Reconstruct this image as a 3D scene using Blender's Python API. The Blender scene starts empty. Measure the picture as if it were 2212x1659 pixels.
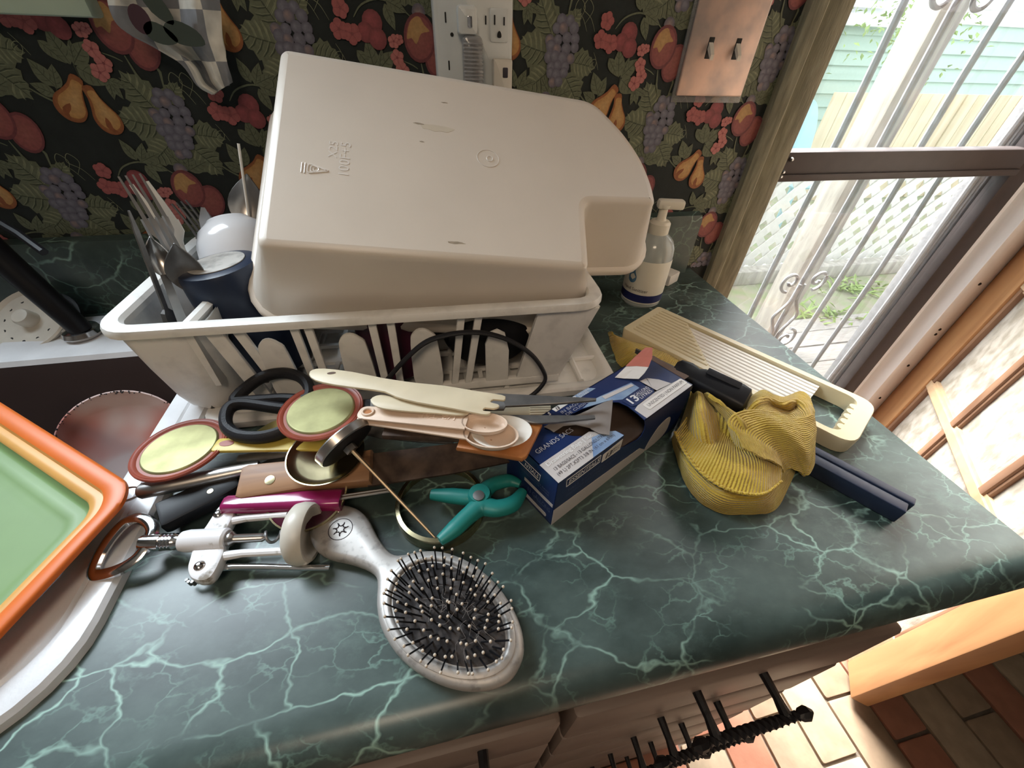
import bpy, math, random
from mathutils import Vector, Matrix, geometry, noise
random.seed(7)
SC = bpy.context.scene
COL = SC.collection
PI = math.pi
# ------------------------------------------------------------------ camera (metres; counter top is z = 0)
W, H, FPX, CAMZ = 2212.0, 1659.0, 854.07, 0.36
_y, _p, _r = (math.radians(a) for a in (13.228, 41.083, 2.2448))
FW = Vector((math.sin(_y)*math.cos(_p), math.cos(_y)*math.cos(_p), -math.sin(_p)))
_rr = Vector((math.cos(_y), -math.sin(_y), 0)); _uu = _rr.cross(FW)
RT = _rr*math.cos(_r)+_uu*math.sin(_r); UP = -_rr*math.sin(_r)+_uu*math.cos(_r)
CAM = Vector((0, 0, CAMZ))
cd = bpy.data.cameras.new('camera'); cam = bpy.data.objects.new('camera', cd); COL.objects.link(cam)
cd.sensor_fit = 'HORIZONTAL'; cd.sensor_width = 36.0; cd.lens = FPX/W*36.0; cd.clip_start = 0.01; cd.clip_end = 200
cam.matrix_world = Matrix(((RT.x, UP.x, -FW.x, 0), (RT.y, UP.y, -FW.y, 0), (RT.z, UP.z, -FW.z, CAMZ), (0, 0, 0, 1)))
SC.camera = cam
# ------------------------------------------------------------------ world, lights, exposure
wd = bpy.data.worlds.new('sky'); SC.world = wd; wd.use_nodes = True
bg = wd.node_tree.nodes['Background']; bg.inputs[0].default_value = (0.86, 0.94, 1.0, 1); bg.inputs[1].default_value = 3.0
def area(name, loc, target, sx, sy, power, col, spread=180):
    l = bpy.data.lights.new(name, 'AREA'); l.shape = 'RECTANGLE'; l.size = sx; l.size_y = sy; l.energy = power; l.color = col
    l.spread = math.radians(spread)
    o = bpy.data.objects.new(name, l); COL.objects.link(o); o.location = loc
    o.rotation_euler = (Vector(target)-Vector(loc)).to_track_quat('-Z', 'Y').to_euler(); return o
area('window_daylight', (-0.82, 0.92, 0.87), (-0.55, 0.0, 0.1), 0.85, 0.85, 44.0, (0.80, 0.91, 1.0))
area('porch_skylight', (1.12, 2.2, 1.65), (1.0, 0.45, -0.25), 1.5, 1.1, 205.0, (1.0, 0.97, 0.93), 80)
area('room_ceiling_lamp', (-0.25, -0.75, 1.42), (0.08, 0.35, 0.1), 0.5, 0.5, 2.0, (1.0, 0.78, 0.57), 75)
SC.view_settings.view_transform = 'Standard'; SC.view_settings.look = 'None'
SC.view_settings.exposure = 0.0; SC.view_settings.gamma = 1.0; SC.view_settings.use_curve_mapping = False

# ------------------------------------------------------------------ helpers
def ray(px, py): return RT*((px-W/2)/FPX) + UP*(-(py-H/2)/FPX) + FW
def P(px, py, z=0.0):                 # world point on the level z seen at a photo pixel
    d = ray(px, py); return CAM + d*((z-CAMZ)/d.z)
def PY(px, py, y): d = ray(px, py); return CAM + d*(y/d.y)
def PPL(px, py, o, n): d = ray(px, py); return CAM + d*((Vector(o)-CAM).dot(n)/d.dot(n))
V = Vector
class Fr:                             # local frame
    def __init__(s, o, x, z=(0, 0, 1)):
        s.o = V(o); s.x = V(x).normalized(); z = V(z); s.y = z.cross(s.x).normalized(); s.z = s.x.cross(s.y).normalized()
    def __call__(s, a, b=0.0, c=0.0): return s.o + s.x*a + s.y*b + s.z*c
WF = Fr((0, 0, 0), (1, 0, 0))
def frpx(A, B, zA, zB=None, z=(0, 0, 1)):
    a = P(A[0], A[1], zA); b = P(B[0], B[1], zA if zB is None else zB); f = Fr(a, b-a, z); f.L = (b-a).length; return f
class M:
    def __init__(s): s.v = []; s.f = []; s.c = []
    def add(s, vs, fs):
        n = len(s.v); s.v += [V(p) for p in vs]; s.f += [tuple(i+n for i in f) for f in fs]; return s
    def loft(s, rings, cap0=True, cap1=True, closed=True, loop=False):
        m = len(rings[0]); vs = [p for r in rings for p in r]; fs = []
        R = len(rings)
        for i in range(R if loop else R-1):
            j = (i+1) % R
            for k in range(m if closed else m-1):
                l = (k+1) % m; fs.append((i*m+k, i*m+l, j*m+l, j*m+k))
        if not loop:
            if cap0: fs.append(tuple(reversed(range(m))))
            if cap1: fs.append(tuple((R-1)*m+k for k in range(m)))
        return s.add(vs, fs)
    def box(s, fr, x0, x1, y0, y1, z0, z1, b=0.0):
        if b <= 0:
            return s.loft([[fr(x0, y0, z), fr(x1, y0, z), fr(x1, y1, z), fr(x0, y1, z)] for z in (z0, z1)])
        return s.prism(fr, rrect(x0, x1, y0, y1, b, 2), z0, z1, b)
    def prism(s, fr, poly, z0, z1, b=0.0, b0=None):
        if b <= 0: return s.loft([[fr(x, y, z) for x, y in poly] for z in (z0, z1)])
        b0 = b if b0 is None else b0
        rs = []
        for d, z in ((b0, z0), (b0*.3, z0+b0*.3), (0, z0+b0)) if b0 > 0 else ((0, z0),): rs.append([fr(x, y, z) for x, y in offs(poly, -d)])
        for d, z in ((0, z1-b), (b*.3, z1-b*.3), (b, z1)): rs.append([fr(x, y, z) for x, y in offs(poly, -d)])
        return s.loft(rs)
    def lathe(s, fr, prof, n=32, cap0=True, cap1=True, sx=1.0, sy=1.0):
        return s.loft([[fr(r*sx*math.cos(2*PI*k/n), r*sy*math.sin(2*PI*k/n), z) for k in range(n)] for r, z in prof], cap0, cap1)
    def tube(s, path, r, n=10, closed=False, flat=1.0, up=None, caps=True):
        path = [V(p) for p in path]; m = len(path); rings = []; prev = None
        for i, p in enumerate(path):
            a = path[(i-1) % m] if (closed or i > 0) else p; b = path[(i+1) % m] if (closed or i < m-1) else p
            t = (b-a).normalized()
            if prev is None:
                u = V(up) if up is not None else (V((0, 0, 1)) if abs(t.z) < .9 else V((1, 0, 0)))
            else: u = prev
            u = (u - t*u.dot(t)).normalized(); w = t.cross(u); prev = u
            rr = r[i] if isinstance(r, (list, tuple)) else r
            rings.append([p + w*(rr*math.cos(2*PI*k/n)) + u*(rr*flat*math.sin(2*PI*k/n)) for k in range(n)])
        return s.loft(rings, caps, caps, loop=closed)
    def ball(s, c, r, n=10, m=6, fr=None, sz=1.0):
        f = fr or WF; f2 = Fr(c, f.x, f.z)
        return s.lathe(f2, [(max(r*math.sin(PI*i/m), r*.02), -r*sz*math.cos(PI*i/m)) for i in range(m+1)], n)
def rrect(x0, x1, y0, y1, r, n=4):
    pts = []
    for cx, cy, a in ((x1-r, y0+r, -PI/2), (x1-r, y1-r, 0), (x0+r, y1-r, PI/2), (x0+r, y0+r, PI)):
        for k in range(n+1): t = a+PI/2*k/n; pts.append((cx+r*math.cos(t), cy+r*math.sin(t)))
    return pts
def circ(r, n=24, cx=0, cy=0, ry=None): return [(cx+r*math.cos(2*PI*k/n), cy+(ry or r)*math.sin(2*PI*k/n)) for k in range(n)]
def area2(p): return sum(p[i][0]*p[(i+1) % len(p)][1]-p[(i+1) % len(p)][0]*p[i][1] for i in range(len(p)))/2
def ccw(p): return list(p) if area2(p) > 0 else list(reversed(p))
def offs(p, d):                       # offset a ccw polygon outwards by d (mitred)
    if d == 0: return list(p)
    n = len(p); out = []
    for i in range(n):
        a, b, c = V(p[i-1]), V(p[i]), V(p[(i+1) % n])
        e1 = (b-a); e2 = (c-b)
        if e1.length < 1e-9: e1 = e2
        if e2.length < 1e-9: e2 = e1
        e1 = e1.normalized(); e2 = e2.normalized()
        n1 = V((e1.y, -e1.x)); n2 = V((e2.y, -e2.x)); m = n1+n2
        if m.length < 1e-6: m = n1
        m = m.normalized(); k = max(.5, m.dot(n1)); q = b+m*(d/k); out.append((q.x, q.y))
    return out
def fillet(p, r, n=5):                # round polygon corners; r number or list
    out = []; N = len(p)
    for i in range(N):
        rr = r[i] if isinstance(r, (list, tuple)) else r
        a, b, c = V(p[i-1]), V(p[i]), V(p[(i+1) % N])
        if rr <= 0: out.append((b.x, b.y)); continue
        l = min(rr, (a-b).length*.48, (c-b).length*.48)
        s = b+(a-b).normalized()*l; e = b+(c-b).normalized()*l
        for k in range(n+1):
            t = k/n; q = s*(1-t)**2+b*2*t*(1-t)+e*t*t; out.append((q.x, q.y))
    return out
def spline(pts, n=8, closed=False):   # Catmull-Rom
    pts = [V(p) for p in pts]; N = len(pts); out = []
    rng = range(N if closed else N-1)
    for i in rng:
        g = lambda k: pts[k % N] if closed else pts[max(0, min(N-1, k))]
        a, b, c, d = g(i-1), g(i), g(i+1), g(i+2)
        for k in range(n):
            t = k/n; out.append(.5*((2*b)+(c-a)*t+(2*a-5*b+4*c-d)*t*t+(3*b-a-3*c+d)*t**3))
    if not closed: out.append(pts[-1])
    return out
def sp2(pts, n=6, closed=True): return [(q.x, q.y) for q in spline([V((a, b, 0)) for a, b in pts], n, closed)]
def pxpoly(pts, z): return [P(a, b, z) for a, b in pts]
def locpx(fr, pts, z):                # photo pixels on the level z -> local xy of a level frame
    out = []
    for a, b in pts: d = P(a, b, z)-fr.o; out.append((d.dot(fr.x), d.dot(fr.y)))
    return ccw(out)

def mesh_of(name, m, mat, smooth=35, colors=None):
    me = bpy.data.meshes.new(name); me.from_pydata([tuple(p) for p in m.v], [], m.f); me.update()
    me.materials.append(mat)
    if smooth:
        me.shade_smooth(); me.set_sharp_from_angle(angle=math.radians(smooth))
    return me
def wloc(o):
    p = V((0, 0, 0))
    while o: p += o.location; o = o.parent
    return p
def part(name, m, mat, parent=None, smooth=35, label=None, kind=None, loc=None):
    base = wloc(parent) if parent else V(loc or (0, 0, 0))
    mm = M(); mm.v = [p-base for p in m.v]; mm.f = m.f
    import bmesh
    me = mesh_of(name, mm, mat, 0)
    b = bmesh.new(); b.from_mesh(me); bmesh.ops.recalc_face_normals(b, faces=b.faces); b.to_mesh(me); b.free()
    if smooth: me.shade_smooth(); me.set_sharp_from_angle(angle=math.radians(smooth))
    o = bpy.data.objects.new(name, me); COL.objects.link(o)
    if parent: o.parent = parent
    else: o.location = base
    if label: o['label'] = label
    if kind: o['kind'] = kind
    return o
def tag(o, label, cat, group=None, kind=None):
    o['label'] = label; o['category'] = cat
    if group: o['group'] = group
    if kind: o['kind'] = kind
    return o
def thing(name, loc, label, cat, group=None):
    o = bpy.data.objects.new(name, None); COL.objects.link(o); o.location = V(loc); o.empty_display_size = .01
    return tag(o, label, cat, group)
def struct(name, m, mat, smooth=35, label=None, cat=None, parent=None):
    o = part(name, m, mat, parent, smooth)
    o['kind'] = 'structure'
    if label: o['label'] = label
    if cat and not parent: o['category'] = cat
    return o
def text(s, fr, x, y, h, mat, parent, name='lettering', lift=.0004, stretch=None, shear=0.0, bold=0.0, align='LEFT', depth=0.0):
    cu = bpy.data.curves.new('txt', 'FONT'); cu.body = s; cu.size = h*1.38; cu.shear = shear; cu.offset = bold; cu.align_x = align; cu.extrude = depth
    cu.resolution_u = 3
    o = bpy.data.objects.new('txt', cu); COL.objects.link(o)
    dg = bpy.context.evaluated_depsgraph_get(); me = bpy.data.meshes.new_from_object(o.evaluated_get(dg))
    vs = [v.co.copy() for v in me.vertices]; w = max((v.x for v in vs), default=1) - (min((v.x for v in vs), default=0) if align == 'LEFT' else 0)
    k = (stretch/w) if stretch else 1.0
    m = M(); m.v = [fr(x+v.x*k, y+v.y, lift+v.z) for v in vs]; m.f = [tuple(p.vertices) for p in me.polygons]
    bpy.data.objects.remove(o); bpy.data.meshes.remove(me); bpy.data.curves.remove(cu)
    base = wloc(parent); m.v = [p-base for p in m.v]
    me = mesh_of(name, m, mat, 0); ob = bpy.data.objects.new(name, me); COL.objects.link(ob); ob.parent = parent
    return ob
def patch(fr, poly, z, mat, parent, name='printed_panel', t=.00025):
    m = M(); m.prism(fr, ccw(poly), z, z+t); return part(name, m, mat, parent, 0)

# ------------------------------------------------------------------ materials
def mat(name, col, rough=.5, metal=0.0, var=0.0, vscale=40.0, bump=0.0, bscale=200.0, col2=None, spec=.5, trans=0.0, alpha=1.0, ior=1.45, coat=0.0, sss=0.0, stretch=None, detail=4.0, contrast=None, rvar=0.0):
    m = bpy.data.materials.new(name); m.use_nodes = True; nt = m.node_tree; b = nt.nodes['Principled BSDF']; L = nt.links.new
    b.inputs['Base Color'].default_value = (*col, 1); b.inputs['Roughness'].default_value = rough; b.inputs['Metallic'].default_value = metal
    b.inputs['Specular IOR Level'].default_value = spec; b.inputs['IOR'].default_value = ior
    b.inputs['Transmission Weight'].default_value = trans; b.inputs['Alpha'].default_value = alpha; b.inputs['Coat Weight'].default_value = coat
    if sss: b.inputs['Subsurface Weight'].default_value = sss; b.inputs['Subsurface Radius'].default_value = (.01, .008, .006); b.inputs['Subsurface Scale'].default_value = .5
    tc = nt.nodes.new('ShaderNodeTexCoord'); vec = tc.outputs['Object']
    if stretch:
        mp = nt.nodes.new('ShaderNodeMapping'); mp.inputs['Scale'].default_value = stretch; L(vec, mp.inputs[0]); vec = mp.outputs[0]
    if var or col2:
        n = nt.nodes.new('ShaderNodeTexNoise'); n.inputs['Scale'].default_value = vscale; n.inputs['Detail'].default_value = detail; L(vec, n.inputs['Vector'])
        r = nt.nodes.new('ShaderNodeValToRGB'); lo, hi = contrast or (.3, .7); r.color_ramp.elements[0].position = lo; r.color_ramp.elements[1].position = hi
        c2 = col2 or tuple(c*(1-var) for c in col)
        r.color_ramp.elements[0].color = (*c2, 1); r.color_ramp.elements[1].color = (*col, 1)
        L(n.outputs[0], r.inputs[0]); L(r.outputs[0], b.inputs['Base Color'])
        if rvar:
            mr = nt.nodes.new('ShaderNodeMapRange'); mr.inputs[3].default_value = rough+rvar; mr.inputs[4].default_value = rough; L(n.outputs[0], mr.inputs[0]); L(mr.outputs[0], b.inputs['Roughness'])
    if bump:
        n2 = nt.nodes.new('ShaderNodeTexNoise'); n2.inputs['Scale'].default_value = bscale; n2.inputs['Detail'].default_value = 3; L(vec, n2.inputs['Vector'])
        bp = nt.nodes.new('ShaderNodeBump'); bp.inputs['Strength'].default_value = bump; bp.inputs['Distance'].default_value = .002; L(n2.outputs[0], bp.inputs['Height']); L(bp.outputs[0], b.inputs['Normal'])
    return m
def marble():
    m = bpy.data.materials.new('green_marble_laminate'); m.use_nodes = True; nt = m.node_tree; b = nt.nodes['Principled BSDF']; L = nt.links.new; N = nt.nodes.new
    tc = N('ShaderNodeTexCoord')
    mp = N('ShaderNodeMapping'); mp.inputs['Rotation'].default_value = (0, 0, math.radians(28)); mp.inputs['Scale'].default_value = (1.0, 1.55, 1.0); L(tc.outputs['Object'], mp.inputs[0])
    def noise(sc, det=6, rough=.55):
        n = N('ShaderNodeTexNoise'); n.inputs['Scale'].default_value = sc; n.inputs['Detail'].default_value = det; n.inputs['Roughness'].default_value = rough; L(mp.outputs[0], n.inputs['Vector']); return n
    def ramp(src, a, b_, ca, cb):
        r = N('ShaderNodeValToRGB'); r.color_ramp.elements[0].position = a; r.color_ramp.elements[1].position = b_; r.color_ramp.elements[0].color = (*ca, 1); r.color_ramp.elements[1].color = (*cb, 1); L(src, r.inputs[0]); return r
    def warp(amount, sc):
        n = noise(sc, 4); v = N('ShaderNodeVectorMath'); v.operation = 'MULTIPLY_ADD'; v.inputs[1].default_value = (amount,)*3
        L(n.outputs['Color'], v.inputs[0]); L(mp.outputs[0], v.inputs[2]); return v.outputs[0]
    def veins(sc, wp, wsc, width):
        v = N('ShaderNodeTexVoronoi'); v.feature = 'DISTANCE_TO_EDGE'; v.inputs['Scale'].default_value = sc; L(warp(wp, wsc), v.inputs['Vector'])
        return ramp(v.outputs['Distance'], 0.0, width, (1, 1, 1), (0, 0, 0))
    base = ramp(noise(9, 7, .62).outputs[0], .36, .70, (.026, .043, .040), (.082, .118, .110))
    v1 = veins(14, .08, 11, .030); v2 = veins(33, .05, 26, .050)
    mk = ramp(noise(7, 5, .6).outputs[0], .42, .62, (0, 0, 0), (1, 1, 1)); mk2 = ramp(noise(15, 5).outputs[0], .47, .66, (0, 0, 0), (.75, .75, .75))
    def mul(a, b2):
        x = N('ShaderNodeMath'); x.operation = 'MULTIPLY'; L(a, x.inputs[0]); L(b2, x.inputs[1]); return x.outputs[0]
    def mix(f, a, colr):
        x = N('ShaderNodeMix'); x.data_type = 'RGBA'; L(f, x.inputs[0]); L(a, x.inputs[6]); x.inputs[7].default_value = (*colr, 1); return x.outputs[2]
    cl = ramp(noise(13, 9, .72).outputs[0], .55, .74, (0, 0, 0), (.55, .55, .55))
    c = mix(cl.outputs[0], base.outputs[0], (.125, .20, .175))
    c = mix(mul(v2.outputs[0], mk2.outputs[0]), c, (.17, .29, .245)); c = mix(mul(v1.outputs[0], mk.outputs[0]), c, (.30, .47, .40))
    L(c, b.inputs['Base Color']); b.inputs['Roughness'].default_value = .34; b.inputs['Specular IOR Level'].default_value = .55
    return m
def wood(name, c1, c2, axis=0, sc=6.0, rough=.5, rings=14.0):
    m = bpy.data.materials.new(name); m.use_nodes = True; nt = m.node_tree; b = nt.nodes['Principled BSDF']; L = nt.links.new; N = nt.nodes.new
    tc = N('ShaderNodeTexCoord'); mp = N('ShaderNodeMapping'); s = [rings, rings, rings]; s[axis] = 1.0; mp.inputs['Scale'].default_value = [x*sc for x in s]; L(tc.outputs['Object'], mp.inputs[0])
    n = N('ShaderNodeTexNoise'); n.inputs['Scale'].default_value = 1.0; n.inputs['Detail'].default_value = 6; n.inputs['Distortion'].default_value = .6; L(mp.outputs[0], n.inputs['Vector'])
    r = N('ShaderNodeValToRGB'); r.color_ramp.elements[0].position = .35; r.color_ramp.elements[1].position = .66; r.color_ramp.elements[0].color = (*c2, 1); r.color_ramp.elements[1].color = (*c1, 1)
    L(n.outputs[0], r.inputs[0]); L(r.outputs[0], b.inputs['Base Color']); b.inputs['Roughness'].default_value = rough
    bp = N('ShaderNodeBump'); bp.inputs['Strength'].default_value = .25; bp.inputs['Distance'].default_value = .001; L(n.outputs[0], bp.inputs['Height']); L(bp.outputs[0], b.inputs['Normal'])
    return m
def vcol(name, rough=.6, bump=0.0):
    m = bpy.data.materials.new(name); m.use_nodes = True; nt = m.node_tree; b = nt.nodes['Principled BSDF']
    a = nt.nodes.new('ShaderNodeVertexColor'); a.layer_name = 'Col'; nt.links.new(a.outputs[0], b.inputs['Base Color']); b.inputs['Roughness'].default_value = rough
    tc = nt.nodes.new('ShaderNodeTexCoord'); n = nt.nodes.new('ShaderNodeTexNoise'); n.inputs['Scale'].default_value = 260; n.inputs['Detail'].default_value = 4; nt.links.new(tc.outputs['Object'], n.inputs['Vector'])
    mr = nt.nodes.new('ShaderNodeMapRange'); mr.inputs[3].default_value = .62; mr.inputs[4].default_value = 1.25; nt.links.new(n.outputs[0], mr.inputs[0])
    mx = nt.nodes.new('ShaderNodeMix'); mx.data_type = 'RGBA'; mx.blend_type = 'MULTIPLY'; mx.inputs[0].default_value = 1.0
    nt.links.new(a.outputs[0], mx.inputs[6]); nt.links.new(mr.outputs[0], mx.inputs[7]); nt.links.new(mx.outputs[2], b.inputs['Base Color'])
    return m
MT = {}
MT['marble'] = marble()
MT['paper'] = mat('wallpaper_ground', (.010, .0155, .0145), .75, var=.3, vscale=60, bump=.15, bscale=500)
MT['print'] = vcol('wallpaper_print', .65)
MT['plaster'] = mat('plain_plaster', (.36, .31, .26), .9, var=.1)
MT['sink'] = mat('white_enamel', (.74, .75, .77), .28, bump=.08, bscale=300, coat=.2, var=.12, vscale=30)
MT['basin'] = mat('mauve_basin', (.075, .056, .056), .42, bump=.05)
MT['trimgreen'] = mat('aged_olive_paint', (.34, .325, .235), .4, var=.45, vscale=25, bump=.3, bscale=90, stretch=(6, 6, .8))
MT['palegreen'] = mat('pale_green_paint', (.44, .55, .44), .5, var=.12, vscale=20)
MT['brownmetal'] = mat('dark_brown_aluminium', (.040, .030, .029), .45, var=.2)
MT['ironwhite'] = mat('grey_painted_iron', (.22, .225, .235), .55, var=.25, vscale=60, bump=.3, bscale=150)
MT['jamb'] = mat('white_jamb_paint', (.84, .87, .90), .5, var=.12, vscale=14, stretch=(3, 3, .6))
MT['doorwood'] = wood('orange_pine', (.50, .27, .12), (.36, .17, .07), 2, 3.0, .42, 6)
MT['doorwood_h'] = wood('pale_lit_pine', (.55, .40, .26), (.42, .28, .16), 0, 3.0, .45, 6)  # pale tone has the light on the horizontal muntins painted in
MT['muntin'] = wood('brown_muntin', (.30, .17, .10), (.18, .09, .05), 2, 4.0, .45, 6)
MT['obscure'] = mat('obscure_glass', (.66, .62, .55), .28, trans=.30, bump=2.5, bscale=42, var=.25, vscale=48, col2=(.43, .39, .32), contrast=(.36, .60), stretch=(1, 1, .6))  # two-tone mottling paints in the light and shade of the glass relief
MT['glass'] = mat('clear_glass', (1, 1, 1), .02, trans=1.0, alpha=.12)
MT['grout'] = mat('grout', (.24, .20, .16), .9, var=.3, vscale=50, bump=.4)
MT['tile_a'] = mat('cream_paver', (.50, .38, .26), .6, var=.25, vscale=24, bump=.2, bscale=60)
MT['tile_b'] = mat('salmon_paver', (.50, .22, .14), .6, var=.22, vscale=24, bump=.2, bscale=60)
MT['tile_c'] = mat('tan_paver', (.42, .30, .20), .6, var=.25, vscale=24, bump=.2, bscale=60)
MT['cab'] = mat('taupe_cabinet_paint', (.24, .18, .15), .5, var=.15, vscale=10)
MT['cab2'] = wood('brown_cabinet_rail', (.20, .125, .085), (.12, .07, .05), 0, 3, .5, 8)
MT['iron'] = mat('black_wrought_iron', (.012, .011, .014), .45, var=.3, bump=.3, bscale=200)
MT['white'] = mat('white_plastic', (.70, .68, .65), .42, var=.06, vscale=30, bump=.04, bscale=400, sss=.05)
MT['rackwhite'] = mat('worn_white_plastic', (.72, .71, .68), .38, var=.16, vscale=45, contrast=(.3, .5), bump=.05, bscale=300)
MT['binwhite'] = mat('matte_white_plastic', (.67, .61, .535), .36, var=.05, vscale=12, bump=.03, bscale=700)
MT['emboss'] = mat('raised_plastic', (.72, .685, .64), .3)
MT['stain'] = mat('yellow_stain', (.61, .55, .45), .4, var=.06, vscale=60)
MT['navy'] = mat('navy_coating', (.013, .022, .048), .38, var=.15, vscale=30)
MT['labelworn'] = mat('worn_label', (.44, .42, .39), .6, var=.4, vscale=60, contrast=(.35, .55))
MT['maroon'] = mat('maroon_plastic', (.055, .012, .028), .35)
MT['black'] = mat('black_plastic', (.008, .008, .010), .42, var=.2, spec=.35)
MT['rubber'] = mat('black_soft_grip', (.014, .014, .017), .55, bump=.2, bscale=600, spec=.35)
MT['steel'] = mat('stainless_steel', (.52, .50, .48), .24, 1.0, var=.25, vscale=40, rvar=.15)
MT['chrome'] = mat('chrome', (.72, .72, .74), .12, 1.0, var=.1)
MT['steeldark'] = mat('grey_blade_steel', (.24, .235, .23), .42, .8, var=.35, vscale=60, rvar=.15)
MT['gold'] = mat('gold_lacquer', (.36, .345, .17), .42, .7, var=.30, vscale=45, rvar=.2)
MT['brass'] = mat('brass_ring', (.56, .49, .30), .26, 1.0, var=.3, vscale=60)
MT['redrim'] = mat('red_brown_seal', (.30, .065, .038), .4, var=.2, vscale=50)
MT['cream'] = mat('cream_plastic', (.70, .62, .42), .36, var=.08, vscale=20, sss=.08)
MT['ivory'] = mat('ivory_plastic', (.66, .58, .42), .4, var=.12, vscale=30, sss=.08)
MT['pinkivory'] = mat('peach_plastic', (.74, .58, .46), .4, var=.08, vscale=40, bump=.1, bscale=900)
MT['palewhite'] = mat('soft_white_plastic', (.78, .75, .69), .4)
MT['yellowp'] = mat('yellow_plastic', (.60, .46, .09), .4, var=.1)
MT['oak'] = wood('oak_handle', (.36, .19, .09), (.17, .08, .04), 0, 7, .5, 9)
MT['copperwood'] = mat('orange_brown_board', (.46, .18, .055), .45, var=.2, vscale=90, bump=.15)
MT['rustblade'] = mat('rusty_blade', (.14, .095, .07), .5, .5, var=.55, vscale=55, col2=(.045, .03, .025), rvar=.2)
MT['magenta'] = mat('magenta_plastic', (.28, .015, .10), .22, var=.15, coat=.4)
MT['plum'] = mat('plum_lacquer', (.06, .006, .02), .25, coat=.3)
MT['whiteenamel'] = mat('chipped_white_enamel', (.74, .73, .74), .28, var=.6, vscale=70, contrast=(.32, .40), col2=(.30, .27, .23), coat=.2)
MT['porc'] = mat('aged_white_nylon', (.66, .62, .54), .35, var=.2, vscale=30)
MT['teal'] = mat('teal_plastic', (.012, .20, .18), .45, var=.1)
MT['silverbrush'] = mat('worn_silver_lacquer', (.46, .44, .42), .40, .5, var=.30, vscale=130, contrast=(.32, .46), rvar=.2)
MT['pad'] = mat('dusty_black_rubber', (.016, .014, .015), .85, col2=(.085, .076, .074), vscale=60, contrast=(.36, .56), bump=.5, bscale=260)
MT['hair'] = mat('grey_lint', (.30, .28, .27), .9)
MT['orange'] = mat('orange_silicone', (.62, .135, .018), .42, var=.08)
MT['tan'] = mat('amber_silicone', (.60, .31, .085), .42, var=.08)
MT['green'] = mat('green_plastic_base', (.165, .265, .105), .45, var=.10, vscale=20)
MT['pinkenamel'] = mat('pink_white_enamel', (.66, .52, .50), .35, col2=(.56, .20, .16), vscale=12, contrast=(.36, .52), detail=2)
MT['chip'] = mat('black_chipped_edge', (.016, .014, .016), .6)
MT['boxnavy'] = mat('navy_card', (.012, .028, .105), .32, var=.15, vscale=15, coat=.15)
MT['boxblue'] = mat('blue_print', (.05, .13, .34), .35, col2=(.30, .40, .52), vscale=22, contrast=(.3, .7))
MT['boxgrey'] = mat('silver_white_print', (.56, .53, .52), .38, var=.18, vscale=14)
MT['boxpale'] = mat('pale_label_print', (.70, .67, .64), .4)
MT['boxin'] = mat('brown_card_inside', (.13, .085, .065), .8, var=.15)
MT['boxtear'] = mat('grey_torn_card', (.23, .205, .19), .9, var=.25, vscale=30)
MT['flapred'] = mat('red_tab', (.52, .17, .13), .45, var=.1)
MT['inkwhite'] = mat('white_ink', (.68, .68, .68), .5)
MT['inkgrey'] = mat('pale_grey_ink', (.38, .38, .42), .5)
MT['inkfaint'] = mat('faint_blue_ink', (.09, .12, .22), .5)
MT['inkdark'] = mat('dark_ink', (.035, .03, .04), .5)
MT['inknavy'] = mat('navy_ink', (.015, .02, .10), .4)
MT['dropblue'] = mat('drop_blue', (.03, .10, .22), .4, col2=(.15, .33, .48), vscale=30)
MT['copper'] = mat('tarnished_copper_plate', (.62, .45, .37), .42, .55, col2=(.34, .29, .27), vscale=16, contrast=(.38, .62), rvar=.15)
MT['outletwhite'] = mat('outlet_white', (.60, .63, .62), .35, var=.06)
MT['outletcream'] = mat('outlet_ivory', (.60, .57, .50), .35)
MT['clear'] = mat('clear_acrylic', (.80, .80, .80), .12, trans=.75, var=.1)
MT['slot'] = mat('slot_black', (.006, .006, .006), .7)
MT['gel'] = mat('clear_gel', (.80, .86, .84), .10, trans=.55, var=.1, vscale=30)
MT['labelwhite'] = mat('label_cream_white', (.72, .69, .60), .45)
MT['pump'] = mat('pump_cream', (.70, .66, .56), .4)
# ================================================================== THE SETTING
YW = 0.71                                  # wallpaper face
# ---- walls, ceiling
m = M()
for x0, x1, z0, z1 in ((-2.2, -1.25, -.91, 1.5), (-1.25, -.37, -.91, .41), (-1.25, -.37, 1.3, 1.5), (-.37, .655, -.91, 1.5), (.655, 1.49, 1.14, 1.5), (1.49, 2.7, -.91, 1.5)):
    m.box(WF, x0, x1, YW, YW+.09, z0, z1)
wall_back = struct('wall_back', m, MT['paper'], 0, 'dark wallpaper wall printed with pears, plums, grapes and flowers')
for n, a in (('wall_left', (-2.3, -2.2, -2.6, .8)), ('wall_right', (2.7, 2.8, -2.6, .8)), ('wall_front', (-2.3, 2.8, -2.7, -2.6))):
    m = M(); m.box(WF, a[0], a[1], a[2], a[3], -.91, 1.5); struct(n, m, MT['plaster'], 0)
m = M(); m.box(WF, -2.3, 2.8, -2.7, .8, 1.5, 1.58); struct('ceiling', m, MT['plaster'], 0)

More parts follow.
